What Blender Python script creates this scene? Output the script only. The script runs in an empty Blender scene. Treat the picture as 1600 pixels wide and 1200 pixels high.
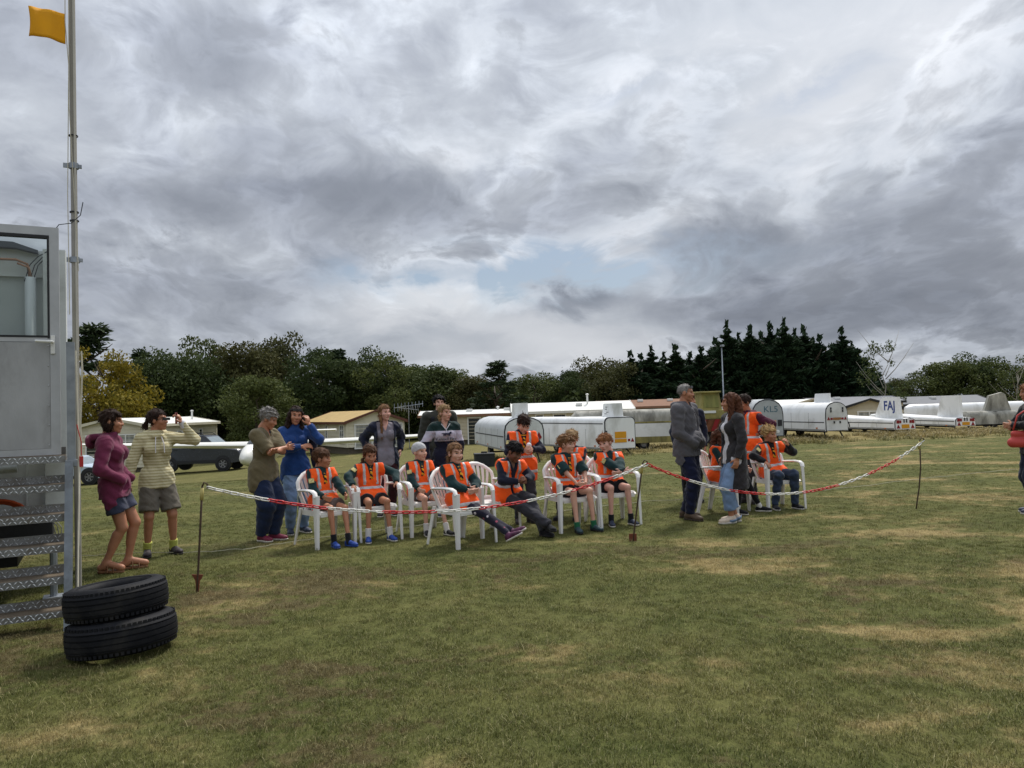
import bpy, bmesh, math, random
import numpy as np
from mathutils import Vector, Matrix
R = math.radians
random.seed(7); rng = np.random.default_rng(7)
scene = bpy.context.scene
COL = scene.collection

# ------------------------------------------------------------------ camera
CAMH, F_PX, PITCH, ROLL = 1.52, 1200.0, R(1.86), -0.030
cd = bpy.data.cameras.new('camera'); cam = bpy.data.objects.new('camera', cd); COL.objects.link(cam)
cd.sensor_width = 36.0; cd.lens = 36.0 * F_PX / 1600.0; cd.clip_start = 0.05; cd.clip_end = 3000
CM = Matrix.Translation((0, 0, CAMH)) @ Matrix.Rotation(math.pi / 2 + PITCH, 4, 'X') @ Matrix.Rotation(ROLL, 4, 'Z')
cam.matrix_world = CM
scene.camera = cam

# ------------------------------------------------------------------ node helpers
class NT:
    """small expression builder for shader node trees"""
    def __init__(s, tree): s.t = tree; s.n = tree.nodes; s.l = tree.links
    def node(s, typ, **kw):
        n = s.n.new(typ)
        for k, v in kw.items(): setattr(n, k, v)
        return n
    def put(s, sock, v):
        if v is None: return
        if isinstance(v, bpy.types.NodeSocket): s.l.new(v, sock)
        else: sock.default_value = v
    def m(s, op, a, b=None, c=None, clamp=False):
        n = s.node('ShaderNodeMath', operation=op, use_clamp=clamp)
        s.put(n.inputs[0], a); s.put(n.inputs[1], b); s.put(n.inputs[2], c)
        return n.outputs[0]
    def vm(s, op, a, b=None, scale=None):
        n = s.node('ShaderNodeVectorMath', operation=op)
        s.put(n.inputs[0], a); s.put(n.inputs[1], b)
        if scale is not None: s.put(n.inputs['Scale'], scale)
        return n.outputs['Value'] if op in ('DOT_PRODUCT', 'LENGTH', 'DISTANCE') else n.outputs[0]
    def noise(s, vec, scale=5, detail=4, rough=.55, dist=0, lac=2.0):
        n = s.node('ShaderNodeTexNoise'); s.put(n.inputs['Vector'], vec)
        s.put(n.inputs['Scale'], scale); s.put(n.inputs['Detail'], detail)
        s.put(n.inputs['Roughness'], rough); s.put(n.inputs['Distortion'], dist); s.put(n.inputs['Lacunarity'], lac)
        return n.outputs[0]
    def ramp(s, fac, stops, interp='LINEAR'):
        n = s.node('ShaderNodeValToRGB'); s.put(n.inputs[0], fac); cr = n.color_ramp; cr.interpolation = interp
        while len(cr.elements) < len(stops): cr.elements.new(.5)
        for e, (p, c) in zip(cr.elements, stops):
            e.position = p; e.color = (c, c, c, 1) if isinstance(c, (int, float)) else (*c[:3], 1)
        return n.outputs[0]
    def mix(s, fac, a, b, blend='MIX'):
        n = s.node('ShaderNodeMix', data_type='RGBA', blend_type=blend, clamp_factor=True)
        s.put(n.inputs[0], fac)
        for i, v in ((6, a), (7, b)):
            if isinstance(v, tuple) and len(v) == 3: v = (*v, 1)
            s.put(n.inputs[i], v)
        return n.outputs[2]
    def sep(s, v):
        n = s.node('ShaderNodeSeparateXYZ'); s.put(n.inputs[0], v); return n.outputs
    def comb(s, x, y, z):
        n = s.node('ShaderNodeCombineXYZ'); s.put(n.inputs[0], x); s.put(n.inputs[1], y); s.put(n.inputs[2], z); return n.outputs[0]
    def mapr(s, v, a, b, c, d, smooth=False):
        n = s.node('ShaderNodeMapRange', interpolation_type='SMOOTHSTEP' if smooth else 'LINEAR')
        for i, x in enumerate((v, a, b, c, d)): s.put(n.inputs[i], x)
        return n.outputs[0]

def lin(c):
    return tuple(((x / 255) / 12.92 if x / 255 <= .04045 else ((x / 255 + .055) / 1.055) ** 2.4) for x in c)

# ------------------------------------------------------------------ sky: Nishita behind broken cloud
SUN_EL, SUN_AZ = R(54), R(24)            # azimuth clockwise from +Y (the way the camera looks)
world = bpy.data.worlds.new('World'); scene.world = world; world.use_nodes = True
wt = NT(world.node_tree); wt.n.clear()
tc = wt.node('ShaderNodeTexCoord').outputs['Generated']
d3 = wt.vm('NORMALIZE', tc)
dx, dy, dz = wt.sep(d3)
sky = wt.node('ShaderNodeTexSky', sky_type='NISHITA'); sky.sun_disc = False
sky.sun_elevation = SUN_EL; sky.sun_rotation = SUN_AZ; sky.air_density = 1.0; sky.dust_density = 2.0
dzp = wt.m('MAXIMUM', dz, 0.0)
inv = wt.m('DIVIDE', 1.0, wt.m('ADD', dzp, 0.26))
q = wt.comb(wt.m('MULTIPLY', dx, inv), wt.m('MULTIPLY', dy, inv), 0.0)
az = wt.m('ARCTAN2', dx, dy); el = wt.m('ARCSINE', dz)
qs = wt.vm('MULTIPLY', q, (1.15, .80, 1.0))
warp = wt.noise(qs, 1.6, 3, .5)
qw = wt.vm('ADD', qs, wt.comb(wt.m('MULTIPLY', warp, .55), wt.m('MULTIPLY', warp, -.35), 0.0))
n_big = wt.noise(qw, .95, 6, .50, .2)
n_fine = wt.noise(wt.vm('ADD', qw, (3.7, 1.3, 0.5)), 3.3, 9, .56, .3)
n_puff = wt.noise(wt.comb(wt.m('MULTIPLY', az, 9.0), wt.m('MULTIPLY', el, 17.0), 2.0), 1.0, 8, .58, .5)
puff2 = wt.noise(wt.comb(wt.m('MULTIPLY', az, 5.0), wt.m('MULTIPLY', el, 13.0), 7.0), 1.0, 4, .5, .3)
def sky_blob(px, py, sx, sy, amp, tilt=0.0):
    """a cloud bank at a compass direction / elevation; ragged by the noise"""
    a0 = math.atan((px - 800) / F_PX); h0 = math.atan((639 - .03 * (px - 800) - py) / F_PX * math.cos(a0))
    ax, ay = sx / F_PX, sy / F_PX
    u = wt.m('ADD', wt.m('SUBTRACT', az, a0), wt.m('MULTIPLY', wt.m('SUBTRACT', puff2, .5), .22))
    v = wt.m('ADD', wt.m('SUBTRACT', el, h0), wt.m('MULTIPLY', wt.m('SUBTRACT', n_puff, .5), .10))
    ct, st = math.cos(tilt), math.sin(tilt)
    u2 = wt.m('ADD', wt.m('MULTIPLY', u, ct / ax), wt.m('MULTIPLY', v, st / ax))
    v2 = wt.m('ADD', wt.m('MULTIPLY', u, -st / ay), wt.m('MULTIPLY', v, ct / ay))
    r2 = wt.m('ADD', wt.m('MULTIPLY', u2, u2), wt.m('MULTIPLY', v2, v2))
    return wt.m('MULTIPLY', wt.m('EXPONENT', wt.m('MULTIPLY', r2, -1.0)), amp)
def add_all(xs):
    o = xs[0]
    for x in xs[1:]: o = wt.m('ADD', o, x)
    return o
BANKS = [(1290, 190, 200, 110, .20, .5), (1120, 60, 260, 60, .08, .15), (1480, 90, 140, 90, .08, .7), (700, 462, 130, 22, .46, .0), (850, 520, 150, 36, .36, -.2), (960, 555, 120, 26, .2, 0), (740, 560, 160, 22, .2, 0), (1385, 560, 120, 26, .2, 0),
         (560, 500, 150, 30, .18, .1), (860, 385, 150, 16, .20, .05), (330, 175, 60, 24, .10, 0), (700, 240, 150, 30, .10, .1), (1000, 345, 90, 30, .12, .4),
         (620, 300, 260, 48, -.17, .0), (760, 350, 170, 30, -.12, .0), (200, 60, 330, 70, -.08, .0), (150, 300, 130, 34, -.15, -.1), (1480, 470, 260, 70, -.20, .0),
         (1130, 390, 110, 34, -.13, .0), (860, 474, 70, 20, -.30, .0), (470, 60, 140, 40, -.06, .0), (1500, 300, 120, 60, -.10, .5), (600, 400, 100, 24, -.08, .0),
         (360, 440, 260, 50, -.06, .0)]
banks = add_all([sky_blob(*b) for b in BANKS])
val = wt.m('ADD', .50, wt.m('ADD', banks, wt.m('ADD', wt.m('MULTIPLY', wt.m('SUBTRACT', n_big, .5), .62),
      wt.m('ADD', wt.m('MULTIPLY', wt.m('SUBTRACT', n_fine, .5), .28), wt.m('MULTIPLY', wt.m('SUBTRACT', n_puff, .5), .46)))))
cloud = wt.ramp(val, [(0.05, lin((100, 106, 118))), (0.27, lin((136, 142, 154))), (0.42, lin((164, 170, 181))), (.55, lin((188, 194, 203))),
                      (0.72, lin((206, 210, 217))), (1.0, lin((226, 229, 234)))])
# a nearer, darker broken deck with ragged, lit edges in front of the bright sheet
def deck(seed, scale, thr, soft, tone, amount, fringe, pool):
    n = wt.noise(wt.vm('ADD', qw, seed), scale, 10, .58, .25)
    n = wt.m('ADD', n, wt.m('MULTIPLY', wt.m('SUBTRACT', n_puff, .5), .32)); n = wt.m('ADD', n, pool)
    a = wt.mapr(n, thr, thr + soft, 0, amount, True); f = wt.m('SUBTRACT', wt.mapr(n, thr - .09, thr, 0, 1, True), wt.mapr(n, thr, thr + .05, 0, 1, True))
    body = wt.mix(wt.mapr(n, thr, thr + .28, 0, 1), lin(tone[0]), lin(tone[1]))
    lit = wt.vm('SCALE', wt.mix(1.0, cloud_, (1, 1, 1), 'MULTIPLY'), scale=wt.m('ADD', 1.0, wt.m('MULTIPLY', f, fringe)))
    return wt.mix(a, lit, body)
pool = add_all([sky_blob(*b) for b in [(600, 300, 300, 60, .10, 0), (1480, 430, 280, 110, .13, .1), (1130, 395, 120, 36, .10, 0), (150, 300, 130, 40, .08, -.1), (870, 474, 75, 20, .16, 0), (330, 70, 340, 70, .05, 0),
     (1290, 160, 220, 100, -.16, .4), (780, 500, 260, 50, -.22, 0), (880, 415, 170, 22, -.12, 0), (300, 480, 260, 60, -.04, 0)]])
cloud_ = cloud; cloud = deck((2.3, 7.7, 1.1), 1.35, .535, .15, ((152, 158, 169), (112, 118, 130)), .80, .16, pool)
cloud_ = cloud; cloud = deck((9.3, 2.7, 4.1), 3.2, .60, .10, ((146, 151, 161), (122, 127, 138)), .42, .10, pool)
gap = add_all([sky_blob(880, 422, 210, 34, 2.2, .0), sky_blob(640, 430, 120, 14, .8, .0), sky_blob(1010, 130, 60, 14, .35, .3), sky_blob(1290, 140, 70, 12, .5, .2)])
gapm = wt.m('MULTIPLY', gap, wt.mapr(n_fine, .40, .62, 1.0, .25, True), clamp=True)
gapm = wt.m('MULTIPLY', gapm, .95)
SKY_STRENGTH = 0.1
# overcast skies brighten steadily from the horizon up to the zenith
lift = wt.m('MULTIPLY', wt.m('ADD', wt.m('MULTIPLY', dzp, 1.5), 1.0), 10.0 / 1.36)
cl10 = wt.vm('SCALE', cloud, scale=lift)
skyc = wt.vm('ADD', wt.vm('SCALE', sky.outputs[0], scale=.55), (.95, 1.35, 1.85))
final = wt.mix(gapm, cl10, skyc)
bg = wt.node('ShaderNodeBackground'); wt.put(bg.inputs[0], final); bg.inputs[1].default_value = SKY_STRENGTH
wo = wt.node('ShaderNodeOutputWorld'); wt.l.new(bg.outputs[0], wo.inputs[0])

# ------------------------------------------------------------------ the sun, soft behind thin cloud
sd = bpy.data.lights.new('sun', 'SUN'); sun = bpy.data.objects.new('sun', sd); COL.objects.link(sun)
sd.energy = 3.3; sd.angle = R(9); sd.color = (1.0, .95, .88)
sv = Vector((math.sin(SUN_AZ) * math.cos(SUN_EL), math.cos(SUN_AZ) * math.cos(SUN_EL), math.sin(SUN_EL)))
sun.rotation_euler = sv.to_track_quat('Z', 'Y').to_euler()
scene.view_settings.view_transform = 'Standard'; scene.view_settings.look = 'None'
scene.view_settings.exposure = 0.10; scene.view_settings.gamma = 1.0; scene.view_settings.use_curve_mapping = False
scene.cycles.max_bounces = 6; scene.cycles.diffuse_bounces = 3; scene.cycles.transparent_max_bounces = 8

# ------------------------------------------------------------------ terrain and pixel -> place
def gz(X, Y):
    s = min(max((Y - 14) / 20, 0), 1); s = s * s * (3 - 2 * s)
    t = 13 - X
    drop = 0.5 * (t + math.sqrt(t * t + 9)) * .043
    e = min(max((Y - 41) / 8, 0), 1) * min(max((X + 3) / 9, 0), 1)
    return -s * min(drop, 2.2) - 1.15 * e * e * (3 - 2 * e)
CR = CM.to_3x3(); CO = Vector((0, 0, CAMH))
def ray(px, py): return CR @ Vector(((px - 800) / F_PX, (600 - py) / F_PX, -1.0))
def at(px, py, Y):
    r = ray(px, py); return CO + r * (Y / r.y)
def gp(px, py):
    """where the sight line through a photo pixel meets the ground"""
    r = ray(px, py); t = 1.0
    for i in range(60):
        p = CO + r * t
        t *= max(.5, min(1.5, (CAMH - gz(p.x, p.y)) / max(CAMH - p.z, 1e-3)))
    p = CO + r * t
    return Vector((p.x, p.y, gz(p.x, p.y)))
def colX(px, Y):
    """ground point at depth Y in the column px"""
    z = 0.0
    for i in range(8):
        r = ray(px, 700); x = at(px, 640 - .03 * (px - 800) + (CAMH - z) / Y * F_PX, Y).x; z = gz(x, Y)
    return Vector((x, Y, z))

# ------------------------------------------------------------------ objects
def link(o, parent=None):
    COL.objects.link(o)
    if parent is not None: o.parent = parent
    return o
def tag(o, label=None, cat=None, group=None, kind=None):
    if label: o['label'] = label
    if cat: o['category'] = cat
    if group: o['group'] = group
    if kind: o['kind'] = kind
    return o
def empty(name, loc, rz=0.0, label=None, cat=None, group=None):
    o = bpy.data.objects.new(name, None); o.location = loc; o.rotation_euler = (0, 0, rz); o.empty_display_size = .2
    link(o); return tag(o, label, cat, group)
def kids(o): return [c for c in bpy.data.objects if c.parent == o]
def copy_tree(o, parent=None):
    c = o.copy(); COL.objects.link(c)
    if parent is not None: c.parent = parent
    for ch in KIDS(o): copy_tree(ch, c)
    return c
def KIDS(o): return list(o.children)

class MB:
    def __init__(s): s.v = []; s.f = []; s.mi = []
    def add(s, vs, fs, mi=0, M=None):
        b = len(s.v)
        s.v += [tuple(M @ Vector(p)) if M is not None else tuple(p) for p in vs]
        s.f += [tuple(b + i for i in f) for f in fs]; s.mi += [mi] * len(fs); return s
    def box(s, c, d, mi=0, M=None, taper=None, bev=0):
        x, y, z = d[0] / 2, d[1] / 2, d[2] / 2; t = taper or (1, 1)
        if bev:
            bm = bmesh.new(); bmesh.ops.create_cube(bm, size=1)
            for v in bm.verts: v.co = Vector((v.co.x * d[0], v.co.y * d[1], v.co.z * d[2]))
            bmesh.ops.bevel(bm, geom=bm.edges[:], offset=bev, segments=2, affect='EDGES', profile=.7)
            bm.verts.ensure_lookup_table()
            vs = [v.co + Vector(c) for v in bm.verts]; fs = [[v.index for v in f.verts] for f in bm.faces]; bm.free()
            return s.add(vs, fs, mi, M)
        vs = [(c[0] + sx * x * (t[0] if sz > 0 else 1), c[1] + sy * y * (t[1] if sz > 0 else 1), c[2] + sz * z) for sz in (-1, 1) for sy in (-1, 1) for sx in (-1, 1)]
        return s.add(vs, [(0, 2, 3, 1), (4, 5, 7, 6), (0, 1, 5, 4), (1, 3, 7, 5), (3, 2, 6, 7), (2, 0, 4, 6)], mi, M)
    def loft(s, rings, mi=0, cap=True, closed=True, M=None):
        n = len(rings[0]); vs = [p for r in rings for p in r]; fs = []
        for i in range(len(rings) - 1):
            for j in range(n if closed else n - 1):
                a = i * n + j; b = i * n + (j + 1) % n
                fs.append((a, b, b + n, a + n))
        if cap: fs += [tuple(range(n - 1, -1, -1)), tuple(range((len(rings) - 1) * n, len(rings) * n))]
        return s.add(vs, fs, mi, M)
    def tube(s, pts, r, n=8, mi=0, M=None, flat=None, cap=True):
        pts = [Vector(p) for p in pts]; rings = []
        rr = r if isinstance(r, (list, tuple)) else [r] * len(pts)
        up = None
        for i, p in enumerate(pts):
            t = (pts[min(i + 1, len(pts) - 1)] - pts[max(i - 1, 0)])
            t = t.normalized() if t.length > 1e-9 else Vector((0, 0, 1))
            if up is None: up = Vector((0, 0, 1)) if abs(t.z) < .9 else Vector((0, 1, 0))
            a = t.cross(up).normalized(); b = a.cross(t).normalized(); up = b
            fx, fy = flat or (1, 1)
            rings.append([p + (a * math.cos(k * 2 * math.pi / n) * fx + b * math.sin(k * 2 * math.pi / n) * fy) * rr[i] for k in range(n)])
        return s.loft(rings, mi, cap, True, M)
    def prism(s, poly, axis, lo, hi, mi=0, M=None):
        def p3(p, h): return {'x': (h, p[0], p[1]), 'y': (p[0], h, p[1]), 'z': (p[0], p[1], h)}[axis]
        return s.loft([[p3(p, lo) for p in poly], [p3(p, hi) for p in poly]], mi, True, True, M)
    def lathe(s, prof, n=24, mi=0, M=None, cap=False):
        rings = [[(r * math.cos(k * 2 * math.pi / n), r * math.sin(k * 2 * math.pi / n), z) for k in range(n)] for r, z in prof]
        return s.loft(rings, mi, cap, True, M)
    def ball(s, c, r, mi=0, n=10, m=7, M=None):
        r = r if isinstance(r, (tuple, list)) else (r, r, r)
        rings = []
        for i in range(m + 1):
            th = math.pi * min(max(i / m, .004), .996)
            rings.append([(c[0] + r[0] * math.sin(th) * math.cos(k * 2 * math.pi / n), c[1] + r[1] * math.sin(th) * math.sin(k * 2 * math.pi / n), c[2] - r[2] * math.cos(th)) for k in range(n)])
        return s.loft(rings, mi, True, True, M)
    def mesh(s, name, mats, smooth=None):
        me = bpy.data.meshes.new(name); me.from_pydata(s.v, [], s.f)
        mats = mats if isinstance(mats, (list, tuple)) else [mats]
        for m in mats: me.materials.append(m)
        me.polygons.foreach_set('material_index', s.mi)
        bm = bmesh.new(); bm.from_mesh(me); bmesh.ops.recalc_face_normals(bm, faces=bm.faces[:])
        bm.to_mesh(me); bm.free()
        if smooth is not None:
            me.polygons.foreach_set('use_smooth', [True] * len(me.polygons))
            if smooth < 179: me.set_sharp_from_angle(angle=R(smooth))
        me.update(); return me
    def build(s, name, mats, parent=None, smooth=None, label=None, kind=None):
        o = link(bpy.data.objects.new(name, s.mesh(name, mats, smooth)), parent); return tag(o, label, None, None, kind)

# ------------------------------------------------------------------ materials
MATS = {}
def mat(name, c, rough=.7, var=.12, scale=6, bump=0.0, bscale=60, metal=0.0, spec=.4, trans=0.0, sheen=0.0, fn=None, stretch=(1, 1, 1), dirt=None):
    """c: sRGB 0-255. colour varied by noise in object space; optional dirt=(colour, amount, scale)"""
    if name in MATS: return MATS[name]
    m = bpy.data.materials.new(name); m.use_nodes = True; t = NT(m.node_tree)
    p = t.n['Principled BSDF']; o = t.node('ShaderNodeTexCoord').outputs['Object']
    o = t.vm('MULTIPLY', o, stretch)
    base = lin(c); n1 = t.noise(o, scale, 5, .6)
    col = t.mix(1.0, base, t.ramp(n1, [(.25, 1 - var * 1.6), (.75, 1 + var * 0.9)]), 'MULTIPLY')
    if dirt:
        n2 = t.noise(t.vm('ADD', o, (5.1, 2.2, 9.3)), dirt[2], 8, .65, .4)
        col = t.mix(t.mapr(n2, .62 - .3 * dirt[1], .72, 0, min(1, dirt[1] * 1.6)), col, lin(dirt[0]))
    if fn: col = fn(t, o, col)
    t.put(p.inputs['Base Color'], col); t.put(p.inputs['Metallic'], metal); t.put(p.inputs['Specular IOR Level'], spec)
    t.put(p.inputs['Roughness'], t.mapr(n1, .2, .8, max(.02, rough - .08), min(1, rough + .08)))
    if sheen: p.inputs['Sheen Weight'].default_value = sheen
    if trans: p.inputs['Transmission Weight'].default_value = trans
    if bump:
        b = t.node('ShaderNodeBump'); b.inputs['Strength'].default_value = bump; b.inputs['Distance'].default_value = .01
        t.put(b.inputs['Height'], t.noise(o, bscale, 4, .6)); t.put(p.inputs['Normal'], b.outputs[0])
    MATS[name] = m; return m

def text_mesh(txt, size, name, material, parent, loc, rot, depth=.002, align='CENTER', font_shear=0, bold=0.0):
    cu = bpy.data.curves.new(name, 'FONT'); cu.body = txt; cu.size = size; cu.extrude = depth; cu.align_x = align; cu.align_y = 'CENTER'; cu.shear = font_shear
    cu.resolution_u = 3; cu.offset = bold
    tmp = bpy.data.objects.new(name, cu); COL.objects.link(tmp)
    bpy.context.view_layer.update()
    me = bpy.data.meshes.new_from_object(tmp.evaluated_get(bpy.context.evaluated_depsgraph_get()))
    bpy.data.objects.remove(tmp); bpy.data.curves.remove(cu)
    me.materials.clear(); me.materials.append(material)
    o = bpy.data.objects.new(name, me); o.location = loc; o.rotation_euler = rot; return link(o, parent)
# ================================================================== ground, grass, trees
def grass_colour(t, pos, blade=False):
    """shared by the ground sheet and the blades: green sward with straw and bare-earth patches (world position)"""
    p = t.vm('MULTIPLY', pos, (1, 1, 0))
    big = t.noise(t.vm('MULTIPLY', t.vm('ADD', p, (3.1, 7.4, 0)), (.75, 1.1, 1)), .52, 6, .62, .5)
    mid = t.noise(t.vm('ADD', t.vm('MULTIPLY', p, (.75, 1.2, 1)), (4, 9, 0)), 1.05, 5, .62, .5)
    fine = t.noise(p, 9, 4, .65)
    g1, g2, straw, earth = lin((82, 87, 45)), lin((104, 103, 60)), lin((160, 140, 98)), lin((98, 82, 62))
    if blade: g1, g2, straw, earth = lin((86, 93, 46)), lin((112, 111, 62)), lin((178, 158, 112)), lin((124, 104, 76))
    green = t.mix(t.mapr(mid, .35, .65, 0, 1), g1, g2)
    yy = t.sep(pos)[1]; xx = t.sep(pos)[0]
    dry = t.m('ADD', big, t.m('MULTIPLY', t.m('SUBTRACT', mid, .5), .95))
    dry = t.m('ADD', dry, t.m('MULTIPLY', t.m('SUBTRACT', fine, .5), .30))
    # worn more to the right and close by, as on this field
    dry = t.m('ADD', dry, t.mapr(t.m('ADD', xx, t.m('MULTIPLY', yy, -.45)), -4.5, 1.0, -.05, .085))
    dry = t.m('ADD', dry, t.mapr(yy, 8, 16, 0, -.05))
    dm = t.mapr(dry, .53, .75, 0, .72, True)
    c = t.mix(dm, green, straw)
    em = t.mapr(t.m('ADD', t.m('SUBTRACT', big, t.m('MULTIPLY', mid, .8)), t.m('MULTIPLY', fine, .4)), .34, .46, 0, .6, True)
    em = t.m('MULTIPLY', em, t.mapr(yy, 7, 10, 1, .25))
    c = t.mix(em, c, earth)
    # unmown pale strip beyond, under the trailers
    nz = t.noise(p, .35, 3, .6)
    far = t.m('ADD', yy, t.m('MULTIPLY', t.m('SUBTRACT', nz, .5), 5))
    strip = t.m('MULTIPLY', t.mapr(far, 27.5, 30.5, 0, .7, True), t.mapr(xx, -6, 3, .25, 1, True))
    c = t.mix(strip, c, lin((142, 126, 84)))
    return c
gm = bpy.data.materials.new('mown_grass_ground'); gm.use_nodes = True; t = NT(gm.node_tree); p = t.n['Principled BSDF']
gpos = t.node('ShaderNodeNewGeometry').outputs['Position']
gc = grass_colour(t, gpos)
f2 = t.noise(t.vm('MULTIPLY', gpos, (1, .55, 1)), 38, 5, .75)
f3 = t.noise(t.vm('MULTIPLY', gpos, (1, .5, 1)), 6.5, 5, .7)
gc = t.mix(1.0, gc, t.ramp(f2, [(.25, .42), (.5, .9), (.75, 1.35)]), 'MULTIPLY')
gc = t.mix(1.0, gc, t.ramp(f3, [(.25, .72), (.75, 1.22)]), 'MULTIPLY')
t.put(p.inputs['Base Color'], gc); p.inputs['Roughness'].default_value = .95; p.inputs['Specular IOR Level'].default_value = .1
bp = t.node('ShaderNodeBump'); bp.inputs['Strength'].default_value = .8; bp.inputs['Distance'].default_value = .03
t.put(bp.inputs['Height'], f2); t.put(p.inputs['Normal'], bp.outputs[0])

xs = np.concatenate([[-900, -500, -250, -140, -90], np.arange(-60, 61, 1.5), [90, 140, 250, 500, 900]])
ys = np.concatenate([[-200, -60, -20, -6], np.arange(0, 60, 1.0), [66, 75, 90, 120, 180, 300, 600, 1500]])
vs = [(x, y, gz(x, y)) for y in ys for x in xs]; nx = len(xs)
fs = [(j * nx + i, j * nx + i + 1, (j + 1) * nx + i + 1, (j + 1) * nx + i) for j in range(len(ys) - 1) for i in range(nx - 1)]
g = MB(); g.add(vs, fs); ground = g.build('ground', gm, smooth=180, kind='structure')

# blades of grass: clumps scattered by geometry nodes on a hidden-free patch sheet of its own
bm_ = bpy.data.materials.new('grass_blades'); bm_.use_nodes = True; t = NT(bm_.node_tree); p = t.n['Principled BSDF']
bpos = t.node('ShaderNodeNewGeometry').outputs['Position']
bc = grass_colour(t, bpos, True)
rnd = t.node('ShaderNodeNewGeometry').outputs['Random Per Island']
orn = t.node('ShaderNodeObjectInfo').outputs['Random']
rr = t.m('FRACT', t.m('ADD', t.m('MULTIPLY', rnd, 7.3), orn))
bc = t.mix(t.mapr(rr, .86, .90, 0, .62), bc, lin((190, 178, 132)))
bc = t.mix(1.0, bc, t.ramp(rnd, [(0, .5), (.6, .95), (1, 1.35)]), 'MULTIPLY')
t.put(p.inputs['Base Color'], bc); p.inputs['Roughness'].default_value = .6; p.inputs['Specular IOR Level'].default_value = .25
tr = t.node('ShaderNodeBsdfTranslucent'); t.put(tr.inputs[0], bc)
ms = t.node('ShaderNodeMixShader'); ms.inputs[0].default_value = .3
t.l.new(p.outputs[0], ms.inputs[1]); t.l.new(tr.outputs[0], ms.inputs[2]); t.l.new(ms.outputs[0], t.n['Material Output'].inputs[0])
def clump(n, rad, hmin, hmax, w, seed):
    r = random.Random(seed); b = MB()
    for i in range(n):
        a = r.uniform(0, 6.283); q = rad * math.sqrt(r.random()); x, y = q * math.cos(a), q * math.sin(a)
        h = r.uniform(hmin, hmax); la = r.uniform(0, 6.283); lean = abs(r.gauss(.75, .4)); fa = la + 1.57 + r.gauss(0, .5)
        lx, ly = math.cos(la) * lean * h, math.sin(la) * lean * h; wx, wy = math.cos(fa) * w, math.sin(fa) * w
        b.add([(x - wx, y - wy, -.004), (x + wx, y + wy, -.004), (x + lx * .4 + wx * .7, y + ly * .4 + wy * .7, h * .6), (x + lx * .4 - wx * .7, y + ly * .4 - wy * .7, h * .6), (x + lx * 1.1, y + ly * 1.1, h * .9)],
              [(0, 1, 2, 3), (3, 2, 4)])
    me = bpy.data.meshes.new('grass_clump'); me.from_pydata(b.v, [], b.f); me.materials.append(bm_); return bpy.data.objects.new('grass_clump', me)
def strip(y0, y1, n, dens, b):
    if y0 > 11:                       # follow the falling ground
        for i in range(n):
            a = y0 + (y1 - y0) * i / n; c = y0 + (y1 - y0) * (i + 1) / n
            for j in range(14):
                u0, u1 = -.72 + 1.44 * j / 14, -.72 + 1.44 * (j + 1) / 14
                b.add([(u0 * a, a, gz(u0 * a, a)), (u1 * a, a, gz(u1 * a, a)), (u1 * c, c, gz(u1 * c, c)), (u0 * c, c, gz(u0 * c, c))], [(0, 1, 2, 3)]); dlist.append(dens)
        return
    for i in range(n):
        a = y0 + (y1 - y0) * i / n; c = y0 + (y1 - y0) * (i + 1) / n
        b.add([(-.72 * a - .6, a, .0), (.72 * a + .6, a, .0), (.72 * c + .6, c, .0), (-.72 * c - .6, c, .0)], [(0, 1, 2, 3)]); dlist.append(dens)
dlist = []; sb = MB()
strip(2.7, 5, 3, 520, sb); strip(5, 8, 3, 330, sb); strip(8, 12, 3, 150, sb); strip(12, 17, 3, 75, sb); strip(17, 22, 3, 34, sb); strip(22, 29, 4, 14, sb)
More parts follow.
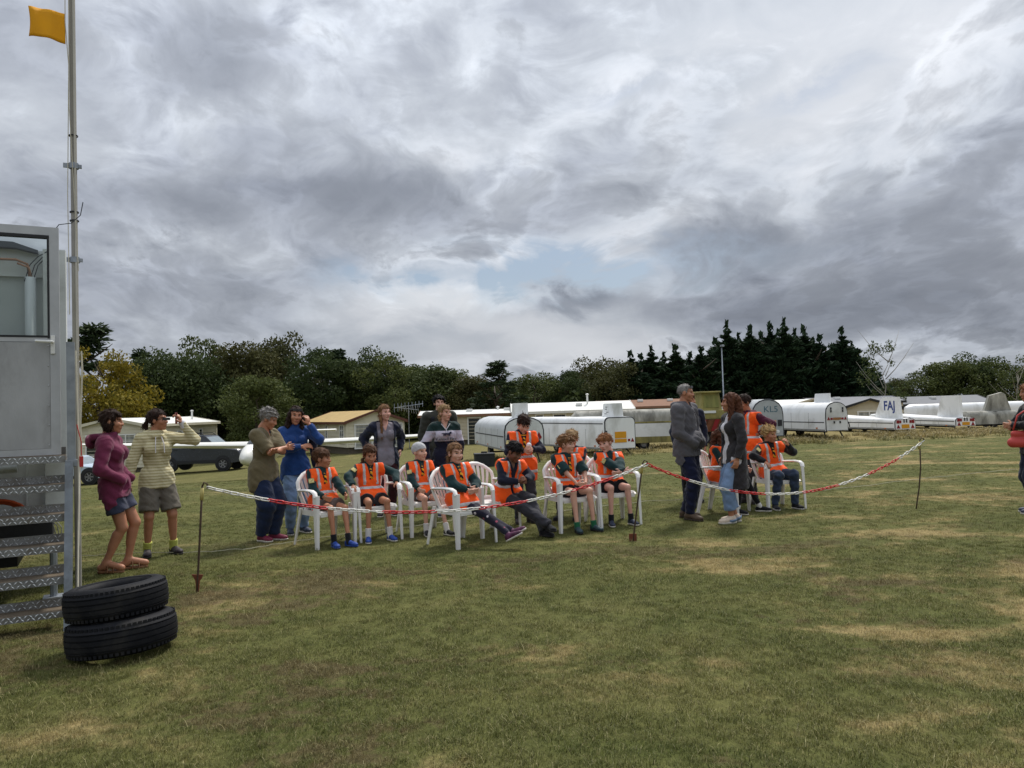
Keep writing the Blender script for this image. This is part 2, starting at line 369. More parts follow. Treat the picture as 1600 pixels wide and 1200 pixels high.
def scatter(sb, dlist, clumps, name, smin, smax, seed):
    me = bpy.data.meshes.new(name); me.from_pydata(sb.v, [], sb.f)
    at_ = me.attributes.new('dens', 'FLOAT', 'FACE'); at_.data.foreach_set('value', dlist)
    o = link(bpy.data.objects.new(name, me)); me.materials.append(bm_)
    ng = bpy.data.node_groups.new(name, 'GeometryNodeTree')
    ng.interface.new_socket('Geometry', in_out='INPUT', socket_type='NodeSocketGeometry'); ng.interface.new_socket('Geometry', in_out='OUTPUT', socket_type='NodeSocketGeometry')
    N = ng.nodes; L = ng.links
    gi = N.new('NodeGroupInput'); go = N.new('NodeGroupOutput')
    na = N.new('GeometryNodeInputNamedAttribute'); na.data_type = 'FLOAT'; na.inputs[0].default_value = 'dens'
    dp = N.new('GeometryNodeDistributePointsOnFaces'); L.new(gi.outputs[0], dp.inputs['Mesh']); L.new(na.outputs[0], dp.inputs['Density']); dp.inputs['Seed'].default_value = seed
    gi_ = N.new('GeometryNodeGeometryToInstance')
    for c in clumps:
        oi = N.new('GeometryNodeObjectInfo'); oi.inputs['Object'].default_value = c; oi.inputs['As Instance'].default_value = True
        L.new(oi.outputs['Geometry'], gi_.inputs[0])
    ip = N.new('GeometryNodeInstanceOnPoints'); L.new(dp.outputs['Points'], ip.inputs['Points']); 
    jn = N.new('GeometryNodeJoinGeometry')
    for l in list(gi_.inputs[0].links): L.new(l.from_socket, jn.inputs[0])
    L.new(jn.outputs[0], ip.inputs['Instance']); ip.inputs['Pick Instance'].default_value = True
    r1 = N.new('FunctionNodeRandomValue'); r1.data_type = 'FLOAT_VECTOR'; r1.inputs[0].default_value = (0, 0, 0); r1.inputs[1].default_value = (0, 0, 6.283)
    L.new(r1.outputs[0], ip.inputs['Rotation'])
    r2 = N.new('FunctionNodeRandomValue'); r2.data_type = 'FLOAT'; r2.inputs[2].default_value = smin; r2.inputs[3].default_value = smax; r2.inputs['Seed'].default_value = 3
    L.new(r2.outputs[1], ip.inputs['Scale'])
    L.new(ip.outputs[0], go.inputs[0])
    m = o.modifiers.new('scatter', 'NODES'); m.node_group = ng
    return tag(o, kind='stuff')
near_cl = [clump(24, .055, .008, .024, .0014, i) for i in range(5)] + [clump(16, .06, .014, .046, .0014, 9)]
scatter(sb, dlist, near_cl, 'grass', .7, 1.25, 1)
# tall dry grass under the trailers
sb2 = MB(); dl2 = []
for px in range(640, 1640, 20):
    for yy in (27.8, 29.5, 31.2, 33.0):
        c = colX(px, yy); w = 24 / 1200 * yy
        sb2.add([(c.x - w / 2, yy, gz(c.x - w / 2, yy)), (c.x + w / 2, yy, gz(c.x + w / 2, yy)), (c.x + w / 2, yy + 1.7, gz(c.x + w / 2, yy + 1.7)), (c.x - w / 2, yy + 1.7, gz(c.x - w / 2, yy + 1.7))], [(0, 1, 2, 3)])
        dl2.append(random.choice((0, 4, 9, 14)) * (.35 if px < 1100 else 1.0) * (.5 if yy < 29 else 1))
scatter(sb2, dl2, [clump(26, .2, .05, .17, .008, 40 + i) for i in range(4)], 'long_dry_grass', .7, 1.4, 5)

# thin white boundary cord lying on the grass
cordm = mat('white_cord', (178, 174, 150), .8)
def cord(pts, label):
    b = MB(); P = [gp(*p) for p in pts]; out = []
    for i in range(len(P) - 1):
        for k in range(8):
            q = P[i].lerp(P[i + 1], k / 8); out.append((q.x + random.gauss(0, .006), q.y + random.gauss(0, .01), q.z + .022 + random.gauss(0, .004)))
    b.tube(out, .0045, 5); o = b.build('cord', cordm); tag(o, label, 'cord', 'boundary cords lying on the grass')
cord([(112, 872), (215, 867), (300, 866), (380, 861), (470, 847), (560, 835), (640, 826), (760, 806)], 'thin pale cord lying on the grass from the steps to the left chairs')
cord([(880, 800), (1010, 785), (1120, 779), (1245, 772), (1330, 763), (1437, 750), (1520, 741), (1600, 734)], 'thin pale cord lying on the grass towards the right edge')

# ------------------------------------------------------------------ trees
def leaf_mat(name, c1, c2, tr=.25):
    m = bpy.data.materials.new(name); m.use_nodes = True; t = NT(m.node_tree); p = t.n['Principled BSDF']
    g = t.node('ShaderNodeNewGeometry'); o = t.node('ShaderNodeTexCoord').outputs['Object']
    ob = t.node('ShaderNodeObjectInfo').outputs['Random']
    n = t.noise(o, .7, 3, .6)
    f = t.m('ADD', t.m('MULTIPLY', g.outputs['Random Per Island'], .55), t.m('MULTIPLY', n, .6), clamp=True)
    c = t.mix(f, lin(c1), lin(c2)); c = t.mix(1.0, c, t.ramp(ob, [(0, (.82, .86, .8)), (1, (1.16, 1.1, 1.0))]), 'MULTIPLY')
    t.put(p.inputs['Base Color'], c); p.inputs['Roughness'].default_value = .75; p.inputs['Specular IOR Level'].default_value = .15
    b = t.node('ShaderNodeBsdfTranslucent'); t.put(b.inputs[0], c); ms = t.node('ShaderNodeMixShader'); ms.inputs[0].default_value = tr
    t.l.new(p.outputs[0], ms.inputs[1]); t.l.new(b.outputs[0], ms.inputs[2]); t.l.new(ms.outputs[0], t.n['Material Output'].inputs[0]); return m
LEAF = dict(dark=leaf_mat('dark_leaves', (44, 56, 34), (74, 86, 50)), olive=leaf_mat('olive_leaves', (56, 68, 36), (90, 98, 56)), yellow=leaf_mat('yellowing_leaves', (84, 88, 36), (156, 132, 44)),
            conifer=leaf_mat('conifer_needles', (28, 46, 32), (50, 68, 46), .10), pine=leaf_mat('pine_needles', (38, 54, 38), (66, 80, 54), .12), brown=leaf_mat('turning_leaves', (54, 60, 35), (84, 84, 51)))
bark = mat('bark', (78, 68, 56), .9, .3, 3, .8, 12, stretch=(1, 1, .25)); birchbark = mat('pale_bark', (150, 144, 132), .85, .35, 2.5, .4, 10)
def quads_mesh(name, P, A, B, m):
    """leaf quads: centres P, half axes A, B (n,3 arrays)"""
    n = len(P); V = np.stack([P - A - B * .35, P + A * .15 - B, P + A + B * .35, P - A * .15 + B], 1).reshape(-1, 3)
    me = bpy.data.meshes.new(name); me.vertices.add(4 * n); me.vertices.foreach_set('co', V.astype(np.float32).ravel())
    me.loops.add(4 * n); me.loops.foreach_set('vertex_index', np.arange(4 * n, dtype=np.int32)); me.polygons.add(n)
    me.polygons.foreach_set('loop_start', np.arange(0, 4 * n, 4, dtype=np.int32)); me.materials.append(m); me.update(calc_edges=True); return me
def rvec(n):
    v = rng.normal(size=(n, 3)); return v / np.linalg.norm(v, axis=1, keepdims=True)
def broad_crown(h, w, n, m, leaf=.16, nb=26, zlow=.12):
    """crown of many leafy boughs; uneven outline, gaps between the boughs"""
    C = []; Rr = []
    for i in range(nb):
        z = rng.uniform(zlow, .95); prof = math.sin(min(1, (z - zlow * .3) / .55) * math.pi / 2) * math.sqrt(max(0, 1 - max(0, (z - .45) / .58) ** 2))
        a = rng.uniform(0, 6.283); q = w / 2 * prof * rng.uniform(.35, .95)
        C.append((q * math.cos(a), q * math.sin(a), z * h)); Rr.append(rng.uniform(.10, .20) * w * (.6 + .5 * prof))
    C = np.array(C); Rr = np.array(Rr); k = rng.choice(nb, n, p=Rr ** 2 / (Rr ** 2).sum()); dirs = rvec(n)
    rad = rng.uniform(.35, 1.12, n) ** .6
    P = C[k] + dirs * (Rr[k] * rad)[:, None] * np.array([1, 1, .8])
    sp = rng.random(n) < .035; P[sp] += (dirs[sp] + np.array([0, 0, .5])) * rng.uniform(.05, .32, (sp.sum(), 1))
    P[:, 2] = np.maximum(P[:, 2], .15)
    s = leaf * rng.uniform(.55, 1.3, n); A = rvec(n) * s[:, None]; N = dirs + rvec(n) * .8; B = np.cross(A, N); B /= np.linalg.norm(B, axis=1, keepdims=True) + 1e-6; B *= (s * .6)[:, None]
    return quads_mesh('crown', P, A, B, m)
def conifer_crown(h, w, n, m, leaf=.2, top=1.0):
    """dense feathery conifer: sprays on rising boughs, several leaders"""
    nb = 150; zb = rng.uniform(.03, 1, nb) ** .85; ab = rng.uniform(0, 6.283, nb)
    rb = w / 2 * (1 - zb ** 1.5) * rng.uniform(.6, 1.2, nb) + .03
    k = rng.choice(nb, n, p=(rb + .03) / (rb + .03).sum()); u = rng.uniform(.25, 1, n) ** .7
    r = rb[k] * u; spread = (1.15 - u) * .28 * rb[k] + .02 + .09 * (1 - zb[k])
    P = np.stack([r * np.cos(ab[k]), r * np.sin(ab[k]), zb[k] * h * .93 + u * rb[k] * .45], 1) + rng.normal(size=(n, 3)) * spread[:, None] * np.array([.8, .8, .55])
    out = np.stack([np.cos(ab[k]), np.sin(ab[k]), np.full(n, .75)], 1) + rng.normal(size=(n, 3)) * .35
    # leader shoots at the very top
    lead = rng.random(n) < .003; nl = lead.sum(); rb_ = 0; P[lead] = np.stack([rng.normal(0, .05, nl), rng.normal(0, .05, nl), h * rng.uniform(.84, 1.03, nl)], 1); out[lead] = np.array([0, 0, 1.0]) + rng.normal(size=(nl, 3)) * .35
    out /= np.linalg.norm(out, axis=1, keepdims=True); P[:, 2] = np.clip(P[:, 2], .1, h * 1.03)
    s = leaf * rng.uniform(.6, 1.4, n); A = out * s[:, None]; B = np.cross(out, rvec(n)); B /= np.linalg.norm(B, axis=1, keepdims=True) + 1e-6; B *= (s * .33)[:, None]
    return quads_mesh('crown', P, A, B, m)
def pine_crown(h, w, n, m):
    nb = 34; C = []; Rr = []
    for i in range(nb):
        z = rng.uniform(.25, 1); a = rng.uniform(0, 6.283); q = w / 2 * (1 - ((z - .25) / .78) ** 1.5) * rng.uniform(.5, 1)
        C.append((q * math.cos(a), q * math.sin(a), z * h)); Rr.append(rng.uniform(.3, .55))
    C = np.array(C); Rr = np.array(Rr); k = rng.choice(nb, n); d = rvec(n)
    P = C[k] + d * (Rr[k] * rng.uniform(.2, 1, n) ** .5)[:, None] * np.array([1.15, 1.15, .65]); s = .13 * rng.uniform(.6, 1.4, n)
    A = (d + rvec(n) * .5) * s[:, None]; B = np.cross(A, rvec(n)); B /= np.linalg.norm(B, axis=1, keepdims=True) + 1e-6; B *= (s * .4)[:, None]
    return quads_mesh('crown', P, A, B, m)
def trunk_mesh(h, r, m, limbs=7, spread=.16, seed=0, top=.72):
    rd = random.Random(seed); b = MB(); pts = [(rd.gauss(0, .04) * i, rd.gauss(0, .04) * i, h * top * i / 6) for i in range(7)]
    b.tube(pts, [r * (1.25 if i == 0 else 1 - i / 7.5) for i in range(7)], 8)
    for i in range(limbs):
        z = h * rd.uniform(.25, .75); a = rd.uniform(0, 6.283); L = h * spread * rd.uniform(.6, 1.2); j = int(z / (h * top) * 6); bp_ = Vector(pts[min(j, 6)]); bp_.z = z
        q = [bp_ + Vector((math.cos(a), math.sin(a), .75)) * L * s_ + Vector((0, 0, .3 * L * s_ * s_)) for s_ in (0, .33, .66, 1)]
        b.tube(q, [r * .42, r * .3, r * .2, r * .07], 5)
    return b.mesh('trunk', m, 180)
PROTO = {}
def tree(kind, px, ytop, Y, w, label, group, variant=0, leafy=1.0):
    base = colX(px, Y); top = at(px, ytop, Y).z; h = top - base.z
    key = (kind, variant)
    if key not in PROTO:
        H0 = 8.0
        if kind in ('dark', 'olive', 'yellow', 'brown'): cm = broad_crown(H0, 7.0, 13000, LEAF[kind], .125, nb=46)
        elif kind == 'conifer': cm = conifer_crown(H0, 4.6, 14000, LEAF['conifer'], .19)
        elif kind == 'pine': cm = pine_crown(H0, 3.6, 4200, LEAF['pine'])
        elif kind == 'birch':
            cm = broad_crown(H0, 4.4, 1500, LEAF['olive'], .11, 30, .1)
        PROTO[key] = (cm, trunk_mesh(H0, .12 if kind == 'birch' else .19, birchbark if kind == 'birch' else bark, 9 if kind in ('birch', 'pine') else 6, .3 if kind == 'birch' else .12, variant), H0, dict(conifer=4.6, pine=3.6, birch=4.4).get(kind, 7.0))
    cm, tm, H0, W0 = PROTO[key]
    name = {'conifer': 'conifer_tree', 'pine': 'pine_tree', 'birch': 'birch_tree', 'yellow': 'yellowing_tree'}.get(kind, 'broadleaf_tree')
    o = empty(name, base - Vector((0, 0, .05)), random.uniform(0, 6.28), label, 'tree', group)
    for nm, me in (('trunk', tm), ('crown', cm)):
        c = bpy.data.objects.new(nm, me); c.scale = (w / W0, w / W0, h / H0); link(c, o)
    return o
GL = 'trees along the far left side of the field'
T = [  # kind, px, ytop, Y, width, variant, label
 ('pine', 146, 512, 66, 7.5, 0, 'dark open-branched pine rising behind the yellowing tree at far left'),
 ('yellow', 158, 540, 55, 6.4, 0, 'yellowing autumn tree beside the flagpole'),
 ('dark', 258, 553, 62, 6.5, 0, 'dark green tree right of the yellowing tree'),
 ('pine', 222, 551, 67, 4.6, 0, 'thin dark pine with spreading top just right of the yellowing tree'),
 ('olive', 322, 527, 70, 6.2, 0, 'olive tree with a wispy tall top above the two left women'),
 ('dark', 300, 548, 64, 7.0, 1, 'dark tree standing behind the dark pickup'),
 ('brown', 388, 541, 68, 6.5, 0, 'brownish-green tree above the curly grey-haired person'),
 ('olive', 402, 590, 52, 5.0, 1, 'low pale olive bush between the pickup and the tan-roofed mobile home'),
 ('brown', 445, 530, 72, 6.5, 1, 'tall thin-topped tree above the person in the blue sweater'),
 ('dark', 490, 545, 66, 6.5, 2, 'dark tree behind the left end of the tan-roofed mobile home'),
 ('pine', 530, 547, 70, 5.5, 1, 'dark pine above the middle of the tan-roofed mobile home'),
 ('dark', 575, 545, 68, 6.5, 0, 'dense dark tree above the tan roof ridge'),
 ('olive', 618, 558, 66, 6.0, 0, 'olive tree behind the television aerials'),
 ('dark', 655, 568, 68, 6.0, 1, 'dark tree left of the black-haired man with the backpack'),
 ('olive', 700, 578, 70, 6.5, 1, 'olive tree behind the black-haired man with the backpack'),
 ('brown', 738, 590, 68, 5.0, 0, 'low brownish tree left of the tall pine in the middle'),
 ('pine', 781, 567, 64, 4.8, 0, 'bushy dark pine standing up in the middle of the tree line'),
 ('olive', 838, 583, 70, 5.6, 0, 'olive-brown tree just right of the middle pine'),
 ('dark', 884, 580, 70, 4.6, 2, 'small dark tree with a gap to its left above the white-roofed mobile home'),
 ('brown', 935, 562, 72, 6.2, 1, 'brown-green tree left of the dark conifers'),
 ('brown', 965, 570, 66, 5.4, 0, 'brown-tinged tree touching the first conifers'),
]
T += [('dark', 350, 556, 78, 7, 1, 'back-row tree filling the gap above the pickup'), ('olive', 430, 556, 78, 7, 0, 'back-row tree between the grey-haired person and the blue sweater'), ('dark', 548, 560, 78, 7, 2, 'back-row tree behind the tan roof'),
 ('olive', 640, 572, 78, 6.5, 1, 'back-row tree rising behind the aerials'), ('dark', 722, 588, 78, 6.5, 0, 'back-row tree left of the middle pine'), ('dark', 810, 588, 78, 6.5, 1, 'back-row tree right of the middle pine'), ('olive', 862, 589, 78, 5.5, 0, 'back-row tree above the left half of the broad white roof'), ('dark', 912, 582, 78, 6, 2, 'back-row tree above the right end of the broad white roof')]
for k, px, yt, Y, w, v, lb in T: tree(k, px, yt, Y, w * 1.12, lb, GL, v)
CT = [(990, 552, 66, 4.6), (1022, 543, 68, 4.4), (1060, 541, 66, 4.6), (1100, 545, 64, 4.6), (1142, 505, 67, 4.4), (1178, 512, 66, 4.6), (1210, 508, 68, 4.4),
      (1232, 501, 66, 4.5), (1262, 512, 67, 4.4), (1286, 527, 65, 4.4), (1322, 515, 66, 4.2), (1348, 560, 67, 3.2)]
CT += [(1006, 556, 69, 4.6), (1042, 553, 70, 4.6), (1082, 553, 69, 4.6), (1122, 532, 70, 4.6), (1160, 524, 70, 4.6), (1195, 522, 71, 4.6), (1222, 519, 70, 4.6), (1248, 517, 71, 4.6), (1275, 531, 70, 4.6), (1304, 540, 70, 4.6), (1336, 535, 70, 3.8)]
CL = ['first low conifer at the left end of the dark conifer row', 'second low conifer from the left of the dark row', 'conifer above the grey hoodie man, left of his head', 'conifer just left of the lamp post',
      'tall pointed conifer right beside the lamp post', 'conifer second to the right of the lamp post', 'conifer left of the tallest in the dark row', 'tallest conifer in the middle of the dark row',
      'conifer just right of the tallest in the row', 'lower conifer in the dip left of the last tall one', 'tall narrow conifer near the right end of the dark row', 'short last conifer at the right end of the dark row'] + ['low back conifer above the right half of the brown roof', 'low back conifer just left of the hoodie man', 'back conifer directly above the hoodie man', 'back conifer squeezed just left of the lamp post', 'back conifer in the notch right of the lamp post', 'back conifer in the second notch right of the lamp post', 'back conifer hidden behind the left shoulder of the tallest one', 'back conifer hidden behind the right shoulder of the tallest one', 'back conifer on the slope down from the tallest one', 'back conifer left of the last tall narrow one', 'slim back conifer right of the last tall narrow one']
for i, ((px, yt, Y, w), lb) in enumerate(zip(CT, CL)): tree('conifer', px, yt, Y, w * 1.75, lb, 'dark conifers in a row', i % 3)
tree('birch', 1386, 526, 60, 3.4, 'thin sparse birch with bare drooping twigs right of the conifers', 'sparse trees at right')
tree('birch', 1592, 552, 64, 3.2, 'thin sparse tree at the right edge above the woman with the red bag', 'sparse trees at right', 1)
RT = [(1445, 582, 72, 5.0, 'olive', 0), (1482, 566, 70, 6.4, 'olive', 1), (1528, 553, 72, 6.8, 'dark', 0), (1570, 565, 70, 6.2, 'olive', 0), (1650, 560, 72, 7, 'dark', 1), (1408, 592, 74, 3.6, 'brown', 0)]
RL = ['small olive tree at the left end of the right-hand clump', 'olive tree left of centre in the right-hand clump', 'tallest rounded dark tree in the right-hand clump', 'olive tree right of the tallest in the right-hand clump', 'dark tree cut off by the right edge', 'low brownish tree in the gap right of the birch']
for (px, yt, Y, w, k, v), lb in zip(RT, RL): tree(k, px, yt, Y, w, lb, 'trees in the right-hand clump', v)
# undergrowth that closes the wood below the crowns: nobody could count it
n = 40000; pxs = rng.uniform(90, 1680, n); Yv = rng.uniform(66, 76, n); hv = rng.uniform(0, 1, n) ** 1.2
P = np.array([[(px - 800) / 1200 * Y, Y, 0] for px, Y in zip(pxs, Yv)]); hmax = np.where((pxs > 960) & (pxs < 1370), 4.5, np.where(pxs > 1370, 2.8, 4.8)) * (.8 + .2 * np.sin(pxs * .05))
P[:, 2] = np.array([gz(p_[0], p_[1]) for p_ in P]) + hv * hmax
s = .22 * rng.uniform(.6, 1.4, n); A = rvec(n) * s[:, None]; B = np.cross(A, rvec(n)); B /= np.linalg.norm(B, axis=1, keepdims=True); B *= (s * .6)[:, None]
tag(link(bpy.data.objects.new('undergrowth', quads_mesh('undergrowth', P, A, B, LEAF['dark']))), kind='stuff')
# ================================================================== mobile homes, trailers, glider, cars
def V3(*a): return Vector(a)
cream = mat('cream_cladding', (206, 200, 178), .7, .07, 2, dirt=((150, 148, 128), .25, .8)); creamd = mat('beige_cladding', (190, 180, 156), .7, .07, 2)
greenw = mat('green_cladding', (92, 112, 92), .75); tanroof = mat('tan_roof', (176, 150, 98), .9, .15, 3, .4, 30); brownroof = mat('brown_roof', (132, 98, 78), .9, .15, 3, .4, 30)
greyroof = mat('grey_roof', (120, 122, 126), .85, .12, 3); whiteroof = mat('white_roof', (214, 214, 208), .6, .06, 1.2, dirt=((160, 158, 148), .3, 1.2)); maroon = mat('maroon_barge', (96, 58, 46), .7)
blackt = mat('black_trim', (34, 35, 38), .6); whitep = mat('white_paint', (224, 224, 220), .45, .05, 3); darkglass = mat('window_glass', (38, 44, 50), .08, .2, .6, spec=.8); skirt = mat('skirting', (92, 84, 72), .9, .2)
curtain = mat('curtained_glass', (150, 152, 148), .15, .35, 1.4, spec=.8, stretch=(4, 4, .3)); galv = mat('galvanised_steel', (150, 156, 162), .45, .2, 9, metal=.7, spec=.5)
def clad(b, p0, p1, z0, z1, nrm, step=.2, mi=0):
    """one wall of lapped boards from p0 to p1"""
    n = max(2, int((z1 - z0) / step)); prof = []
    for i in range(n):
        a = z0 + (z1 - z0) * i / n; c = z0 + (z1 - z0) * (i + 1) / n
        prof += [(a, .028), (c, .0)]
    b.loft([[V3(p[0] + nrm[0] * o, p[1] + nrm[1] * o, z) for z, o in prof] for p in (p0, p1)], mi, False, False)
def home(px, Y, w, ln, rz, eave_px, ridge_h, ridge, wallm, roofm, bargem, windows, label, flue=None, vents=()):
    """origin = front-left ground corner; w along local x, ln along local y (away)"""
    base = colX(px, Y); ez = at(px, eave_px, Y).z - base.z
    o = empty('mobile_home', base, rz, label, 'mobile home', 'mobile homes along the far side of the field')
    b = MB(); z0 = .42
    b.box((w / 2, ln / 2, (ez + z0) / 2), (w - .06, ln - .06, ez - z0))
    for p0, p1, nr in (((0, 0), (w, 0), (0, -1)), ((0, ln), (0, 0), (-1, 0)), ((w, 0), (w, ln), (1, 0)), ((w, ln), (0, ln), (0, 1))): clad(b, p0, p1, z0, ez, nr)
    for cx, cy in ((0, 0), (w, 0), (0, ln), (w, ln)): b.box((cx, cy, (ez + z0) / 2), (.13, .13, ez - z0))
    if ridge == 'y': b.prism([(0.02, ez), (w - .02, ez), (w / 2, ez + ridge_h)], 'y', .02, ln - .02)
    else: b.prism([(0.02, ez), (ln - .02, ez), (ln / 2, ez + ridge_h)], 'x', .02, w - .02)
    b.build('wall', wallm, o)
    MB().box((w / 2, ln / 2, .2), (w - .2, ln - .2, .5)).build('skirting', skirt, o)
    r = MB(); e = .22; th = .07; half = (w if ridge == 'y' else ln) / 2; L_ = ln if ridge == 'y' else w; k = ridge_h / half
    for sgn in (-1, 1):
        poly = [(half, ez + ridge_h + .03), (half + sgn * (half + e), ez - e * k + .03), (half + sgn * (half + e), ez - e * k + .03 + th), (half, ez + ridge_h + .03 + th)]
        r.prism(poly, 'y' if ridge == 'y' else 'x', -e, L_ + e)
    if ridge == 'x':   # swap: prism on x uses (y,z)
        pass
    rf = r.build('roof', roofm, o)
    bb = MB()
    for end in (-e - .03, L_ + e):
        for sgn in (-1, 1):
            poly = [(half, ez + ridge_h + .02), (half + sgn * (half + e + .02), ez - e * k - .06), (half + sgn * (half + e + .02), ez - e * k + .13), (half, ez + ridge_h + .14)]
            bb.prism(poly, 'y' if ridge == 'y' else 'x', end, end + .03)
    for sgn in (-1, 1):
        q = half + sgn * (half + e + .025); 
        c = (q, L_ / 2, ez - e * k + .03) if ridge == 'y' else (L_ / 2, q, ez - e * k + .03)
        bb.box(c, (.03, L_ + 2 * e - .02, .16) if ridge == 'y' else (L_ + 2 * e - .02, .03, .16))
    bb.build('bargeboard', bargem, o)
    for side, c, zc, ww, hh, nx_, gl in windows:
        zc = min(zc, ez - hh / 2 - .16)
        M = {'f': Matrix.Translation((c, -.035, zc)), 'l': Matrix.Translation((-.035, c, zc)) @ Matrix.Rotation(-math.pi / 2, 4, 'Z'), 'r': Matrix.Translation((w + .035, c, zc)) @ Matrix.Rotation(math.pi / 2, 4, 'Z')}[side]
        f = MB()
        for dx_, dz_, sx, sz in ((0, hh / 2, ww + .1, .07), (0, -hh / 2, ww + .1, .07), (-ww / 2, 0, .07, hh - .07), (ww / 2, 0, .07, hh - .07)): f.box((dx_, 0, dz_), (sx, .06, sz), M=M)
        for i in range(1, nx_): f.box((-ww / 2 + ww * i / nx_, .002, 0), (.06, .05, hh - .07), M=M)
        if nx_ > 1: f.box((0, .004, hh * .18), (ww - .07, .04, .045), M=M)
        fr = f.build('window', whitep, o)
        MB().box((0, .02, 0), (ww - .02, .02, hh - .02), M=M).build('pane', gl, fr)
    if flue:
        f = MB(); f.lathe([(.06, ez), (.06, ez + ridge_h + flue[2]), (.0, ez + ridge_h + flue[2])], 10, M=Matrix.Translation((flue[0], flue[1], 0))); f.lathe([(.0, 0), (.11, 0), (.11, .06), (0, .1)], 10, M=Matrix.Translation((flue[0], flue[1], ez + ridge_h + flue[2]))); f.build('flue', whitep, rf)
    for vx, vy in vents:
        k2 = ridge_h * (1 - abs((vy if ridge == 'x' else vx) - half) / half)
        MB().box((vx, vy, ez + k2 + .16), (.4, .4, .18), bev=.04).build('roof_vent', whitep, rf)
    return o
home(125, 45, 3.9, 10, R(-1.5), 668, .38, 'y', cream, whiteroof, cream, [('f', .75, 1.75, .7, 1.2, 1, darkglass), ('f', 2.75, 1.75, 1.1, 1.2, 2, curtain), ('r', 4.3, 1.9, .7, 1.0, 1, darkglass), ('r', 7.4, 2.0, .5, .9, 1, darkglass)],
     'cream mobile home with white roof and flue behind the dark pickup', flue=(3.0, 8.2, .45))
home(543, 48, 3.75, 9.2, R(30), 660, .62, 'y', cream, tanroof, maroon, [('f', 1.05, 1.6, 1.1, 1.5, 1, curtain), ('f', 2.25, 1.6, 1.1, 1.5, 1, curtain), ('f', 3.3, 1.6, .7, 1.5, 1, curtain), ('l', .95, 1.75, .75, 1.15, 2, darkglass), ('l', 4.3, 1.9, .4, .9, 1, darkglass), ('l', 6.3, 1.9, .4, 1.0, 1, darkglass)],
     'cream mobile home with tan felt roof and maroon gable boards')
home(660, 50, 9.5, 3.7, R(2), 651, .25, 'x', creamd, whiteroof, brownroof, [('f', .75, 1.75, .75, 1.3, 2, darkglass), ('f', 3.4, 1.3, .8, 1.9, 1, darkglass)],
     'beige mobile home with a brown fascia behind the rugby-shirt girl', flue=(5.0, 1.6, .2), vents=((3.1, 1.2), (5.6, 1.3)))
home(806, 50, 7.6, 3.7, R(1), 645, .5, 'x', cream, whiteroof, whiteroof, [('f', 1.6, 1.95, .5, .9, 1, darkglass), ('f', 2.9, 1.85, .8, .8, 1, darkglass)],
     'cream mobile home with broad white roof behind the long white trailer', flue=(4.9, 1.3, .55), vents=((4.3, 1.0),))
home(942, 56, 8.4, 3.8, R(-2), 638, .45, 'x', greenw, brownroof, brownroof, [('f', 4.5, 1.9, .8, .8, 1, darkglass)],
     'green mobile home with low brown roof left of the grey hoodie man', vents=((3, 1.4), (5.2, 1.4)))
home(1232, 50, 3.6, 8, R(14), 636, .38, 'y', creamd, whiteroof, creamd, [('f', 1.8, 1.7, 1.4, 1.0, 2, curtain)], 'small-looking beige gabled mobile home half hidden behind the lettered grey trailer')
home(1278, 56, 6.2, 3.8, R(0), 631, .34, 'x', creamd, greyroof, blackt, [('f', 2, 1.7, 1.0, 1.0, 2, curtain)], 'long mobile home with plain grey roof behind the white trailer with outlined door', vents=((2, 1.2),))
home(1314, 50, 3.7, 8, R(-10), 640, .55, 'y', creamd, greyroof, blackt, [('f', 1.8, 1.7, 1.4, 1.0, 2, curtain)], 'mobile home with black-edged grey gable left of the blue-lettered fin')
home(1366, 58, 9.2, 3.8, R(3), 634, .5, 'x', creamd, greyroof, blackt, [('f', 2.5, 1.8, 1.0, 1.0, 2, curtain), ('f', 6, 1.8, 1.0, 1.0, 2, curtain)], 'long mobile home with grey pitched roof behind the two white fins', vents=((3, 1.2), (5.4, 1.2)))

# ---- television aerials
b = MB(); bo = colX(640, 50); hz = at(640, 640, 50).z - bo.z
b.tube([(0, 0, 0), (0, 0, hz + .3)], .025, 6)
for k, (dz_, a0, Ln) in enumerate(((.25, 0.2, 1.6), (.05, 2.6, 1.3))):
    dv = V3(math.cos(a0), math.sin(a0) * .5, .12); s0 = V3(0, 0, hz + dz_); b.tube([s0 - dv * Ln * .6, s0 + dv * Ln * .6], .018, 5)
    for i in range(9):
        c = s0 + dv * Ln * (-.58 + i * .145); pv = V3(-dv.y, dv.x, 0).normalized() * .1 + V3(0, 0, .28 - i * .012); b.tube([c - pv, c + pv], .012, 4)
o = b.build('television_aerial', galv); o.location = bo; tag(o, 'bare metal television aerials on a thin pole between two mobile homes', 'aerial')
# ---- lamp post
b = MB(); bo = colX(1133, 60); hz = at(1133, 541, 60).z - bo.z; o = empty('lamp_post', bo, 0, 'thin tall lamp post standing against the dark conifers', 'lamp post')
b.tube([(0, 0, 0), (0, 0, 1.2), (0, 0, hz)], [.09, .07, .04], 8).build('pole', galv, o, 180)
MB().box((0, -.16, hz + .02), (.22, .55, .14), bev=.04).build('lamp_head', galv, o)

